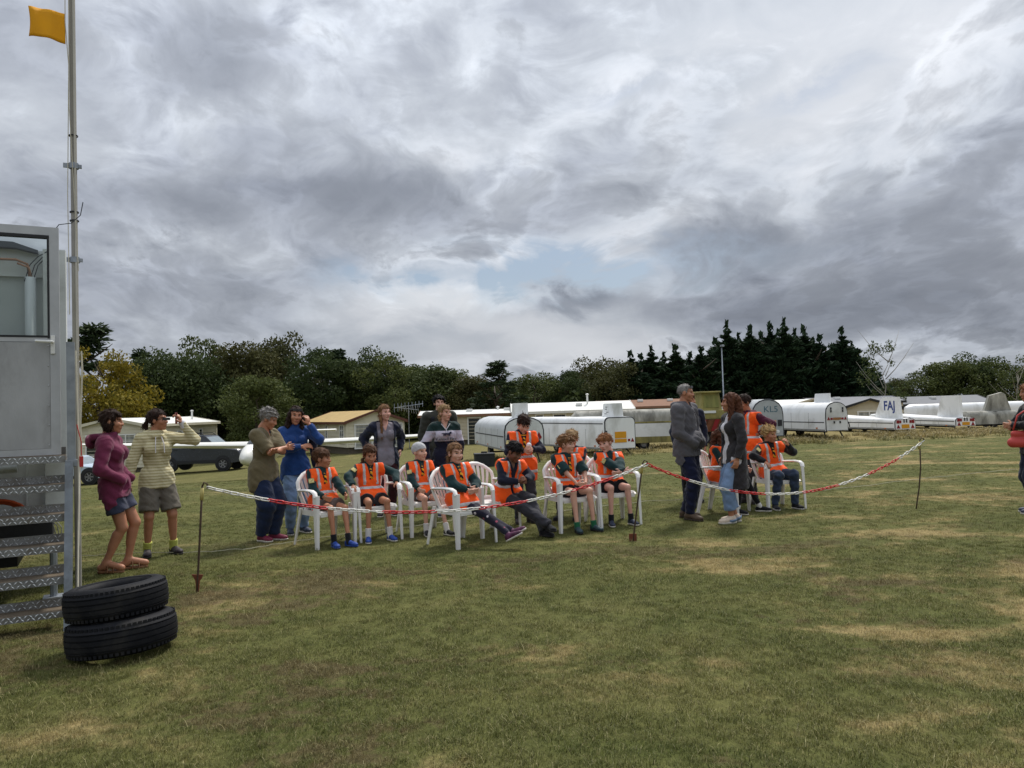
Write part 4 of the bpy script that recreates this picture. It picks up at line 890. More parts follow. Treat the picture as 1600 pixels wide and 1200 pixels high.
b.tube([(-.06, .93, 3.02), (-.09, .9, 3.12), (-.04, .9, 3.2), (.05, .9, 3.22), (.12, .92, 3.3), (.14, .94, 3.42)], .004, 5); b.build('wire', blackt, cb)
b = MB(); b.box((-1.72, 1.06, 1.0), (3.1, .05, .42)); b.box((-.06, 1.05, 1.0), (.12, .06, .42)); b.box((-.3, 1.03, 1.0), (.012, .02, .42)); b.build('lower_panel', cabw, cb)
b = MB(); b.tube([(-1.6, .98, 1.13), (-.36, .98, 1.15)], .035, 10); b.box((-.8, .97, 1.14), (.015, .08, .09)); b.build('gutter_pipe', cabd, cb, 60)
b = MB(); b.box((-1.7, 1.9, .62), (3.0, 1.9, .34)); b.box((-1.7, 2.2, .4), (2.6, 1.6, .25)); b.build('chassis', blackt, cb)
b = MB(); b.box((-.55, .86, .64), (.9, .22, .16), bev=.015); b.box((-.85, .84, .73), (.25, .2, .04), bev=.01); b.box((-.3, .85, .735), (.3, .16, .05), bev=.01); b.build('battery_box', dk, cb)
b = MB(); b.box((-.66, .748, .66), (.09, .006, .07)); b.box((-.8, .748, .66), (.02, .006, .08)); b.build('battery_label', mat('grey_label', (170, 172, 174), .6), cb)
b = MB()
for k in range(4): b.tube([(-.5 + .24 * math.cos(a) * (1 - k * .07), .84 + k * .025, .74 + .17 * math.sin(a) * (1 - k * .06)) for a in [math.pi * i / 12 for i in range(13)]], .011, 6)
b.build('cable_coil', orangec, cb, 180)
b = MB()
for k in range(5): b.tube([(-.22 + k * .03, .8, .74), (-.16 + k * .03, .79, .70 - k * .01), (-.12 + k * .02, .8, .6)], .005, 5)
b.build('wire', mat('pale_wires', (170, 168, 156), .5), cb)
for x in (-1.9, -2.7): wheel(cb, (x, 1.35, .33), .33, .2)
MB().tube([(-.12, 1.2, .5), (-.12, 1.2, .0)], .03, 8).box((-.12, 1.2, .012), (.16, .16, .024)).build('jack_leg', galv, cb)
# door leaf, swung open over the platform
dz0, dz1, gzb = 1.262, 3.106, 2.20; dx0, dx1 = -1.06, -.03; yd = .62
b = MB(); fw = .068
for x in (dx0 + fw / 2, dx1 - fw / 2): b.box((x, yd, (dz0 + dz1) / 2), (fw, .045, dz1 - dz0))
b.box(((dx0 + dx1) / 2, yd, dz1 - fw / 2), (dx1 - dx0 - 2 * fw, .043, fw)); b.box(((dx0 + dx1) / 2, yd, dz0 + .025), (dx1 - dx0 - 2 * fw, .043, .05)); b.box(((dx0 + dx1) / 2, yd, gzb - .01), (dx1 - dx0 - 2 * fw, .043, .035))
door = b.build('door', aluf, cb)
b = MB(); xa, xb = dx0 + fw, dx1 - fw; zt_ = dz1 - fw
for c, d_ in (((xb - .008, yd, (gzb + zt_) / 2), (.016, .05, zt_ - gzb)), ((xa + .008, yd, (gzb + zt_) / 2), (.016, .05, zt_ - gzb)), (((xa + xb) / 2, yd, zt_ - .012), (xb - xa - .034, .05, .024)), (((xa + xb) / 2, yd, gzb + .016), (xb - xa - .034, .05, .016))): b.box(c, d_)
b.build('window_seal', blackt, door)
MB().box(((xa + xb) / 2, yd + .005, (gzb + zt_) / 2), (xb - xa - .02, .006, zt_ - gzb - .02)).build('window_pane', glassm, door)
MB().box(((xa + xb) / 2, yd - .004, (dz0 + gzb) / 2 + .01), (xb - xa - .004, .034, gzb - dz0 - .085)).build('door_panel', alu, door)
b = MB(); b.box((xb + .02, yd - .03, 2.15), (.03, .02, .15), bev=.004); b.tube([(xb + .02, yd - .04, 2.17), (xb + .02, yd - .075, 2.17), (xb - .10, yd - .075, 2.175)], .011, 8); b.build('door_handle', whitep, door)
b = MB()
for z in np.arange(1.34, 2.16, .16): b.ball((xb - .012, yd - .022, z), .006, n=6, m=4)
b.build('rivet', aluf, door)
MB().box((dx0 - .05, yd + .03, 2.18), (.08, .08, 1.9)).box((dx0 - .05, .84, 1.28), (.08, .5, .05)).build('hinge_post', aluf, cb)

# ---- flagpole and flag
fb = colX(120, 7.0); fpx = at(118, 500, 7.0).x; fb = Vector((fpx, 7.0, 0))
fp = empty('flagpole', fb, R(28), 'tall grey pole beside the cabin with a yellow flag near its top', 'flagpole')
polem = mat('pole_paint', (150, 146, 138), .6, .1, 2); polel = mat('pole_track', (186, 182, 172), .55, .08, 2)
b = MB(); b.loft([[(.028 * math.cos(a) + .0, .027 * math.sin(a), z) for a in [2 * math.pi * (i + .5) / 10 for i in range(10)]] for z in (0, 2.5, 5.2, 7.6)]); b.build('pole', polem, fp, 40)
b = MB(); b.box((.012, -.032, 4.0), (.016, .012, 7.2)); b.build('track', polel, fp)
for z in (2.98, 3.85): MB().lathe([(.034, z), (.042, z), (.042, z + .05), (.034, z + .05)], 10).box((.05, 0, z + .025), (.03, .03, .03)).box((-.06, 0, z + .025), (.05, .02, .04)).build('bracket', galv, fp)
b = MB()
for z in (3.36, 3.44, 4.15): b.lathe([(.035, z), (.039, z), (.039, z + .012), (.035, z + .012)], 10)
b.build('binding', blackt, fp)
b = MB(); b.tube([(-.045, -.02, 2.5), (-.05, -.02, 3.6), (-.03, -.03, 4.8), (-.055, -.02, 5.2), (-.045, -.02, 7.4)], .004, 5); b.tube([(.03, -.04, 2.9), (-.03, -.04, 4.4), (-.02, -.04, 6.6)], .0035, 5); b.tube([(.0, -.03, 2.05), (.045, -.05, 2.16), (.05, -.05, 2.0), (.03, -.05, 1.5), (.04, -.05, 1.1)], .009, 6); b.build('halyard', mat('pale_rope', (196, 190, 172), .85), fp)
b = MB(); pts = []
zA, zB = at(80, 14, 6.85).z, at(80, 62, 6.85).z; nxx = 14; nzz = 8; vs = []; fs = []
for j in range(nzz + 1):
    for i in range(nxx + 1):
        u, v = i / nxx, j / nzz; vs.append((-.055 - .285 * u + .012 * math.sin(v * 3.1) * u, -.02 + .045 * math.sin(u * 5.2 + v * .9) * u + .012 * math.sin(u * 11), zA + (zB - zA) * v + .022 * math.sin(u * 3.4 + .4) - .02 * u * (1 - v) + .03 * u))
for j in range(nzz):
    for i in range(nxx): q = j * (nxx + 1) + i; fs.append((q, q + 1, q + nxx + 2, q + nxx + 1))
b.add(vs, fs); fl = b.build('flag', mat('yellow_flag_cloth', (226, 158, 12), .8, .06, 5, .15, 40), fp, 180)
md = fl.modifiers.new('thick', 'SOLIDIFY'); md.thickness = .003

# ---- two tyres
tyre_m = mat('tyre_rubber', (24, 25, 29), .65, .25, 7, .2, 60, spec=.15, dirt=((54, 52, 48), .4, 4))
def tyre(c, r, w, tilt, rz, label):
    o = empty('tyre', c, 0, label, 'tyre', 'old car tyres stacked by the steps'); o.rotation_euler = (tilt[0], tilt[1], rz)
    b = MB(); h = w / 2; prof = [(r * .62, .1 * h), (r * .60, .55 * h), (r * .615, .72 * h), (r * .66, .90 * h), (r * .76, 1.02 * h), (r * .86, .99 * h), (r * .93, .84 * h), (r * .955, .72 * h)]
    tr = []
    for g0 in (-.62, -.22, .22, .62): tr.append(g0)
    zs = [.70]
    band = [(r * .962, .70 * h)]
    for g0 in (.5, .17, -.17, -.5):
        band += [(r * (.998 - .03 * g0 * g0), (g0 + .05) * h), (r * (.970 - .03 * g0 * g0), (g0 + .035) * h), (r * (.970 - .03 * g0 * g0), (g0 - .035) * h), (r * (.998 - .03 * g0 * g0), (g0 - .05) * h)]
    band.append((r * .962, -.70 * h))
    full = prof + band + [(p_, -z) for p_, z in reversed(prof)]
    b.lathe(full, 72); b.build('casing', tyre_m, o, 45)
    b = MB()
    for k in range(64):
        for sg in (-1, 1):
            M = Matrix.Rotation(2 * math.pi * (k + .25 * sg) / 64, 4, 'Z'); b.box((r * .955, 0, sg * .745 * h), (r * .025, r * .06, .22 * h), M=M @ Matrix.Translation((0, 0, 0)))
    b.build('shoulder_block', tyre_m, o, None, None, 'stuff')
    b = MB()
    for sg in (-1, 1): b.lathe([(r * .70, sg * .965 * h), (r * .705, sg * .995 * h), (r * .715, sg * .985 * h), (r * .72, sg * .99 * h)], 48)
    b.build('bead_ring', tyre_m, o, 60); return o
ct = gp(191, 1008); tc_ = Vector((ct.x, 5.12, .118))
ca_ = at(191, 985, 5.12)
tyre(Vector((ca_.x, 5.12, .126)), .338, .215, (R(-3.2), R(-5.0)), 0, 'lower worn black tyre lying flat on the grass by the steps')
cb2 = at(180, 938, 5.14)
tyre(Vector((cb2.x, 5.16, .338)), .318, .208, (R(-2.2), R(-5.5)), 0, 'upper worn black tyre resting on the other tyre by the steps')

# ================================================================== white plastic armchairs
chw = mat('white_moulded_plastic', (226, 224, 220), .42, .05, 3, spec=.4, dirt=((178, 172, 160), .3, 5))
def SB(u, v): return Vector((u * (.185 + .06 * math.sin(v * 2.2)), .195 + .115 * v - .05 * u * u * (1 - .3 * v), .415 + .43 * v))
def vtop(u): return 1 - .30 * abs(u) ** 2.6
def make_chair():
    o = empty('plastic_armchair', (0, 0, 0))
    b = MB(); n = 8; top = []; bot = []
    vs = []; fs = []
    for sgn in (1, -1):
        for j in range(n + 1):
            for i in range(n + 1):
                u, v = i / n * 2 - 1, j / n; hw = .245 - .045 * v; x = u * hw; y = -.245 + .455 * v
                z = .425 - .022 * (1 - u * u) * (1 - (v - .5) ** 2) - .03 * max(0, (.18 - v) / .18) ** 2 - .015 * v
                vs.append((x, y, z + (0 if sgn > 0 else -.016)))
    m_ = (n + 1) ** 2
    for j in range(n):
        for i in range(n):
            q = j * (n + 1) + i; fs += [(q, q + 1, q + n + 2, q + n + 1), (m_ + q, m_ + q + n + 1, m_ + q + n + 2, m_ + q + 1)]
    for i in range(n):
        for a, c in ((i, i + 1), ((i + 1) * (n + 1) + n, i * (n + 1) + n), (n * (n + 1) + i + 1, n * (n + 1) + i), (i * (n + 1), (i + 1) * (n + 1))): fs.append((c, a, m_ + a, m_ + c)) if True else None
    b.add(vs, fs)
    for x in (-.225, .225): b.box((x * .96, -.02, .385), (.014, .40, .06))
    b.box((0, -.236, .378), (.44, .014, .05)); b.build('seat', chw, o, 40)
    b = MB(); path = [SB(-1, v) for v in (-.02, .2, .4, .58)] + [SB(u, vtop(u)) for u in (-.97, -.85, -.6, -.3, 0, .3, .6, .85, .97)] + [SB(1, v) for v in (.58, .4, .2, -.02)]
    b.tube(path, .026, 8, flat=(1.0, .55)); b.tube([SB(u, .0) for u in (-1, -.5, 0, .5, 1)], .028, 8, flat=(.6, 1)); bk = b.build('backrest', chw, o, 60)
    for i in range(7):
        u = (i - 3) / 3.55; s = MB(); rings = []
        for v in (0.02, .3, .6, vtop(u) - .02):
            w_ = .009 + .012 * v; uu = u * (.62 + .38 * v); c = SB(uu, v); rings.append([c + Vector((-w_, -.005, 0)), c + Vector((w_, -.005, 0)), c + Vector((w_, .005, 0)), c + Vector((-w_, .005, 0))])
        s.loft(rings); s.build('slat', chw, bk)
    for sg in (-1, 1):
        q = SB(sg, .52); b = MB()
        b.tube([q + Vector((0, .01, .0)), (sg * .265, .12, .645), (sg * .285, -.05, .655), (sg * .285, -.17, .652), (sg * .282, -.222, .632), (sg * .280, -.245, .58)], [.024, .030, .033, .033, .033, .030], 8, flat=(1, .5)); b.build('armrest', chw, o, 70)
        def leg(a, c, wa, wc, da, dc, bow=0):
            L_ = MB(); rings = []
            for t_ in (0, .33, .66, 1):
                p = Vector(a).lerp(Vector(c), t_); w_ = wa + (wc - wa) * t_; d_ = da + (dc - da) * t_; s2 = sg
                rings.append([p + Vector((-s2 * w_, -d_, 0)), p + Vector((s2 * w_ * .6, -d_, 0)), p + Vector((s2 * w_, -d_ * .4, 0)), p + Vector((s2 * w_, d_, 0)), p + Vector((s2 * (w_ - .012), d_, 0)), p + Vector((s2 * (w_ - .014), -d_ + .014, 0)), p + Vector((-s2 * w_, -d_ + .012, 0))])
            L_.loft(rings); L_.build('leg', chw, o)
        leg((sg * .270, -.232, .60), (sg * .285, -.262, 0), .027, .017, .034, .020)
        leg((sg * .215, .19, .43), (sg * .262, .285, 0), .03, .019, -.03, -.019)
    return o
chair0 = make_chair(); chairs = []
def place_chair(x, y, h, label):
    """h: facing; 0 = towards the camera, positive = to the right"""
    o = chair0 if not chairs else copy_tree(chair0)
    o.location = (x, y, gz(x, y)); o.rotation_euler = (0, 0, h); tag(o, label, 'chair', 'white plastic armchairs on the grass'); chairs.append(o); return o

# ================================================================== chain barrier
stm = mat('rusty_rod', (74, 58, 44), .8, .3, 20); tape = mat('yellowed_tape', (186, 172, 104), .6, .1, 8); rust = mat('rusty_plate', (112, 62, 42), .9, .3, 12)
def post(foot, top, label, plate, bend=0):
    f = gp(*foot); tp_ = at(top[0], top[1], f.y); h = tp_.z - f.z
    o = empty('barrier_post', f, 0, label, 'barrier post', 'rods holding up the barrier chain'); d = tp_ - f
    pts = [(0 + d.x * t_ + bend * math.sin(t_ * math.pi) , 0, h * t_ - .03 * (t_ == 0)) for t_ in (0, .12, .3, .6, 1)]
    b = MB(); b.tube(pts, .0095, 7); b.tube([pts[-1], (pts[-1][0] + .02, -.01, h + .035), (pts[-1][0] + .05, -.01, h + .02), (pts[-1][0] + .05, -.01, h - .015)], .008, 6); b.build('rod', stm, o, 180)
    b = MB(); q0, q1 = Vector(pts[-1]) * .985, Vector(pts[-1]) * .87; b.tube([q0, q1], .0165, 8); b.build('tape', tape, o, 180)
    if plate == 'spike': MB().prism([(-.045, .155), (.055, .15), (.04, .11), (.025, .10), (.012, -.03), (-.006, -.03), (-.012, .10)], 'y', -.005, .005).build('foot_plate', rust, o)
    if plate == 'square': MB().box((0, 0, .035), (.085, .012, .09)).build('foot_plate', rust, o)
    return f + Vector((pts[-1][0] + .05, -.01, h - .01))
pa = post((308, 925), (316, 760), 'rusty rod at the left end of the chain, nearest the tyres', 'spike')
pb = post((989, 845), (1004, 724), 'rusty rod in the middle of the chain by the ginger-haired boy', 'square')
pc = post((1431, 795), (1437, 688), 'slightly bent rod at the right end of the chain', None, .035)
lk = MB(); a_, c_ = .026, .014; path = [Vector((a_ * (1 if math.cos(t_) > 0 else -1) + c_ * math.cos(t_), c_ * math.sin(t_), 0)) for t_ in [2 * math.pi * (i + .5) / 10 for i in range(10)]]
rings = []
for i, p_ in enumerate(path):
    tt = (path[(i + 1) % 10] - path[i - 1]).normalized(); nn = Vector((-tt.y, tt.x, 0)); rings.append([p_ + (nn * math.cos(k * math.pi / 2.5) + Vector((0, 0, 1)) * math.sin(k * math.pi / 2.5)) * .0062 for k in range(5)])
lk.loft(rings + [rings[0]], cap=False)
lw = lk.mesh('link', mat('white_chain_plastic', (216, 214, 206), .45, .06), 180); lr = lk.mesh('link', mat('red_chain_plastic', (196, 40, 44), .45, .08), 180)
def chain(A, B, low, label, nsec, first):
    P = []; zl = low
    m = (A.z + B.z) / 2; n = 80
    pts = [Vector((A.x + (B.x - A.x) * t_, A.y + (B.y - A.y) * t_, A.z + (B.z - A.z) * t_ - 4 * zl * t_ * (1 - t_))) for t_ in [i / 200 for i in range(201)]]
    cum = [0]
    for i in range(200): cum.append(cum[-1] + (pts[i + 1] - pts[i]).length)
    tot = cum[-1]; pitch = .0665; cnt = int(tot / pitch); o = empty('barrier_chain', (A.x, A.y, gz(A.x, A.y)), 0, label, 'barrier chain', 'plastic barrier chains')
    def P_(s):
        s = min(max(s, 0), tot - 1e-4); i = max(0, np.searchsorted(cum, s) - 1); return pts[i].lerp(pts[min(i + 1, 200)], (s - cum[i]) / max(cum[i + 1] - cum[i], 1e-6))
    for k in range(cnt):
        s = (k + .5) * tot / cnt; p_ = P_(s); d = (P_(s + .02) - P_(s - .02)).normalized(); c = bpy.data.objects.new('link', lr if (int(k * nsec / cnt) + first) % 2 else lw)
        link(c, o); M = d.to_track_quat('X', 'Z').to_matrix().to_4x4() @ Matrix.Rotation(R(45 if k % 2 else -45) + random.gauss(0, .15), 4, 'X'); c.matrix_local = Matrix.Translation(p_ - o.location) @ M
chain(pa, pb, .36, 'red and white chain sagging in front of the seated children on the left', 9, 0)
chain(pb, pc, .51, 'red and white chain sagging in front of the grey hoodie man to the right-hand rod', 8, 1)
# ================================================================== people: implicit surfaces meshed with surface nets
A = lambda *v: np.array(v, dtype=np.float64)
def nrm(v): return v / (np.linalg.norm(v) + 1e-12)
class Prim: pass
def RC(a, b, ra, rb, q=None, axis=None):
    """round cone a-b; q>1 flattens it along axis"""
    return ('rc', np.array(a, float), np.array(b, float), ra, rb, q, axis)
def EL(c, r, M=None): return ('el', np.array(c, float), np.array(r, float), M if M is not None else np.eye(3))
def prim_bounds(p):
    if p[0] == 'rc':
        r = max(p[3], p[4]); return np.minimum(p[1], p[2]) - r, np.maximum(p[1], p[2]) + r
    r = np.abs(p[3].T) @ p[2]; return p[1] - r, p[1] + r
def prim_dist(p, X):
    if p[0] == 'rc':
        a, b, ra, rb, q, ax = p[1:]
        if q is not None:
            S = np.eye(3) + (q - 1) * np.outer(ax, ax); X = X @ S.T; a = S @ a; b = S @ b
        ba = b - a; l2 = max(ba @ ba, 1e-12); pa_ = X - a; h = np.clip(pa_ @ ba / l2, 0, 1)
        d = np.linalg.norm(pa_ - h[..., None] * ba, axis=-1) - (ra + (rb - ra) * h)
        return d if q is None else d / (1 + (q - 1) * .45)
    c, r, M = p[1:]; L = (X - c) @ M.T      # M rows = axes
    k0 = np.linalg.norm(L / r, axis=-1); k1 = np.linalg.norm(L / (r * r), axis=-1) + 1e-9
    return k0 * (k0 - 1) / k1
EDG = [((0, 0, 0), (1, 0, 0)), ((0, 0, 0), (0, 1, 0)), ((0, 0, 0), (0, 0, 1)), ((1, 0, 0), (1, 1, 0)), ((1, 0, 0), (1, 0, 1)), ((0, 1, 0), (1, 1, 0)), ((0, 1, 0), (0, 1, 1)), ((0, 0, 1), (1, 0, 1)), ((0, 0, 1), (0, 1, 1)), ((1, 1, 0), (1, 1, 1)), ((1, 0, 1), (1, 1, 1)), ((0, 1, 1), (1, 1, 1))]
def surface_nets(D, org, res):
    S = D < 0; n = S.shape; sm = np.zeros((n[0] - 1, n[1] - 1, n[2] - 1), np.int8)
    for i in (0, 1):
        for j in (0, 1):
            for k in (0, 1): sm += S[i:n[0] - 1 + i, j:n[1] - 1 + j, k:n[2] - 1 + k]
    act = (sm > 0) & (sm < 8); idx = np.argwhere(act)
    if len(idx) == 0: return np.zeros((0, 3)), np.zeros((0, 4), np.int32)
    acc = np.zeros((len(idx), 3)); cnt = np.zeros(len(idx))
    for e0, e1 in EDG:
        v0 = D[idx[:, 0] + e0[0], idx[:, 1] + e0[1], idx[:, 2] + e0[2]]; v1 = D[idx[:, 0] + e1[0], idx[:, 1] + e1[1], idx[:, 2] + e1[2]]
        c = (v0 < 0) != (v1 < 0); t_ = v0[c] / (v0[c] - v1[c]); acc[c] += np.array(e0) + t_[:, None] * (np.array(e1) - np.array(e0)); cnt[c] += 1
    V = org + (idx + acc / np.maximum(cnt, 1)[:, None]) * res
    vid = np.full(act.shape, -1, np.int32); vid[act] = np.arange(len(idx)); Q = []
    for ax in range(3):
        sl0 = [slice(1, -1)] * 3; sl1 = [slice(1, -1)] * 3; sl0[ax] = slice(0, -1); sl1[ax] = slice(1, None)
        c = np.argwhere(S[tuple(sl0)] != S[tuple(sl1)]); off = np.ones(3, int); off[ax] = 0; c = c + off
        ins = S[c[:, 0], c[:, 1], c[:, 2]]; u, v = [(1, 2), (2, 0), (0, 1)][ax]; q = []
        for du, dv in ((1, 1), (0, 1), (0, 0), (1, 0)):
            cc = c.copy(); cc[:, u] -= du; cc[:, v] -= dv; q.append(vid[cc[:, 0], cc[:, 1], cc[:, 2]])
        q = np.stack(q, 1); q[~ins] = q[~ins][:, ::-1]; Q.append(q)
    Q = np.concatenate(Q); return V, Q[(Q >= 0).all(1)]
def wrinkle(X, s=1.0):
    x, y, z = X[..., 0] * s, X[..., 1] * s, X[..., 2] * s
    return (np.sin(31 * x + 13 * z + 2.2 * np.sin(19 * z + 7 * y)) * np.sin(23 * y - 17 * z + 1.7 * np.sin(27 * x)) + .6 * np.sin(57 * z + 20 * x + 3 * np.sin(21 * y + 13 * x)) + .35 * np.sin(96 * z + 44 * x + 4 * np.sin(33 * x + 17 * y) + 2 * np.sin(40 * y)))
def sdf(prims, res, k=.03, post=None, cuts=(), amp=0.0, ws=1.0, subs=(), pad=.02):
    lo = np.min([prim_bounds(p)[0] for p in prims], 0) - pad; hi = np.max([prim_bounds(p)[1] for p in prims], 0) + pad
    n = np.maximum(np.ceil((hi - lo) / res).astype(int) + 1, 4)
    ax = [lo[i] + res * np.arange(n[i]) for i in range(3)]; D = np.full(n, .25); m = k + 2 * res + .012
    def block(p):
        a, b = prim_bounds(p); s = [slice(max(0, int((a[i] - m - lo[i]) / res)), min(n[i], int((b[i] + m - lo[i]) / res) + 2)) for i in range(3)]
        return tuple(s), np.stack(np.meshgrid(*[ax[i][s[i]] for i in range(3)], indexing='ij'), -1)
    for p in prims:
        s, X = block(p); d = prim_dist(p, X); c = D[s]; h = np.clip(.5 + .5 * (c - d) / k, 0, 1); D[s] = c * (1 - h) + d * h - k * h * (1 - h)
    for p, kk in subs:
        s, X = block(p); d = -prim_dist(p, X); c = D[s]; h = np.clip(.5 - .5 * (c - d) / kk, 0, 1); D[s] = c * (1 - h) + d * h + kk * h * (1 - h)
    if post is not None or cuts or amp:
        X = np.stack(np.meshgrid(*ax, indexing='ij'), -1)
        if amp: D += amp * wrinkle(X, ws)
        for end, d_, rad in cuts:
            v = X - end; c = v @ d_; near = (np.linalg.norm(v, axis=-1) < rad); D = np.where(near, np.maximum(D, c), D)
        if post is not None: D = post(X, D)
    D[0], D[-1], D[:, 0], D[:, -1], D[:, :, 0], D[:, :, -1] = .1, .1, .1, .1, .1, .1
    return surface_nets(D, lo, res)
def np_mesh(name, parts, mats):
    """parts: list of (V, Q, material index array or int)"""
    me = bpy.data.meshes.new(name); off = 0; VV = []; QQ = []; MM = []
    for V, Q, mi in parts:
        if len(V) == 0: continue
        VV.append(V); QQ.append(Q + off); off += len(V); MM.append(np.full(len(Q), mi, np.int32) if np.isscalar(mi) else mi)
    V = np.concatenate(VV); Q = np.concatenate(QQ); Mi = np.concatenate(MM)
    me.vertices.add(len(V)); me.vertices.foreach_set('co', V.astype(np.float32).ravel()); me.loops.add(4 * len(Q)); me.loops.foreach_set('vertex_index', Q.astype(np.int32).ravel())
    me.polygons.add(len(Q)); me.polygons.foreach_set('loop_start', np.arange(0, 4 * len(Q), 4, dtype=np.int32))
    for m in mats: me.materials.append(m)
    me.polygons.foreach_set('material_index', Mi.astype(np.int32)); me.polygons.foreach_set('use_smooth', np.ones(len(Q), bool)); me.update(calc_edges=True); return me
def part(name, VQ, m, parent, label=None):
    if len(VQ[0]) == 0: return None
    return tag(link(bpy.data.objects.new(name, np_mesh(name, [(VQ[0], VQ[1], 0)], [m])), parent), label)
def two_bone(a, t_, l1, l2, pole):
    d = t_ - a; L_ = np.linalg.norm(d); L2 = min(max(L_, abs(l1 - l2) + .01), (l1 + l2) * .998); dn = d / (L_ + 1e-9)
    x = (l1 * l1 - l2 * l2 + L2 * L2) / (2 * L2); h = math.sqrt(max(0, l1 * l1 - x * x)); p = nrm(pole - dn * (pole @ dn)); return a + dn * x + p * h, a + dn * L2
def rot(axis, ang):
    axis = nrm(axis); K = np.array([[0, -axis[2], axis[1]], [axis[2], 0, -axis[0]], [-axis[1], axis[0], 0]]); return np.eye(3) + math.sin(ang) * K + (1 - math.cos(ang)) * K @ K

# ---- cloth and skin
def cloth(name, c, var=.14, bump=.35, bscale=120, rough=.85, fn=None, scale=9): return mat(name, c, rough, var, scale, bump, bscale, spec=.15, sheen=.15, fn=fn)
SKIN = {'fair': mat('skin_fair', (204, 156, 134), .5, .07, 14, spec=.35), 'tan': mat('skin_tanned', (176, 122, 94), .5, .08, 14, spec=.35), 'brown': mat('skin_brown', (122, 82, 62), .5, .08, 14, spec=.35), 'pink': mat('skin_pink', (210, 160, 142), .5, .09, 14, spec=.35)}
LIP = mat('lips', (164, 104, 92), .5, .05); EYEW = mat('eye', (70, 58, 54), .25, .3, 60)
def hairm(name, c): return mat(name, c, .7, .4, 30, .7, 90, spec=.15, stretch=(1, 1, .22))
HAIR = {k: hairm(k + '_hair', c) for k, c in dict(dark_brown=(46, 30, 23), black=(22, 19, 20), brown=(84, 56, 38), light_brown=(122, 88, 58), blond=(178, 146, 98), ginger=(142, 96, 62), grey=(136, 132, 128), long_brown=(88, 54, 38), dark_blond=(146, 118, 82)).items()}
VEST = cloth('orange_vest_cloth', (255, 94, 26), .05, .3, 60, .7); BAND = mat('reflective_band', (190, 188, 190), .45, .06, 8, metal=.1)
ORANGE_SKIN = None
def necker_fn(t, o, col):
    w_ = t.node('ShaderNodeTexWave', wave_type='BANDS', bands_direction='DIAGONAL'); t.put(w_.inputs['Vector'], o); w_.inputs['Scale'].default_value = 9; w_.inputs['Distortion'].default_value = 2.5
    return t.mix(t.mapr(w_.outputs['Fac'], .45, .55, 0, 1), lin((26, 26, 30)), lin((222, 160, 40)))
NECKER = cloth('black_and_yellow_scarf', (30, 30, 32), fn=necker_fn); NECKY = cloth('yellow_scarf_edge', (226, 158, 44))
GREEN = cloth('dark_green_sweater', (26, 52, 54)); NAVYS = cloth('navy_sweater', (26, 28, 44)); BLACKC = cloth('black_cloth', (26, 26, 30)); SOCKW = cloth('white_socks', (214, 210, 206)); SOCKK = cloth('black_socks', (28, 28, 32)); SOCKG = cloth('green_socks', (34, 98, 66)); SOCKY = cloth('yellow_socks', (184, 188, 92))
SOLEW = mat('pale_sole', (206, 200, 190), .6, .08); SOLEK = mat('dark_sole', (34, 32, 32), .7); BADGE = mat('cloth_badge', (204, 190, 130), .8, .4, 70)
def denim(name, c): return cloth(name, c, .25, .4, 160, scale=5)

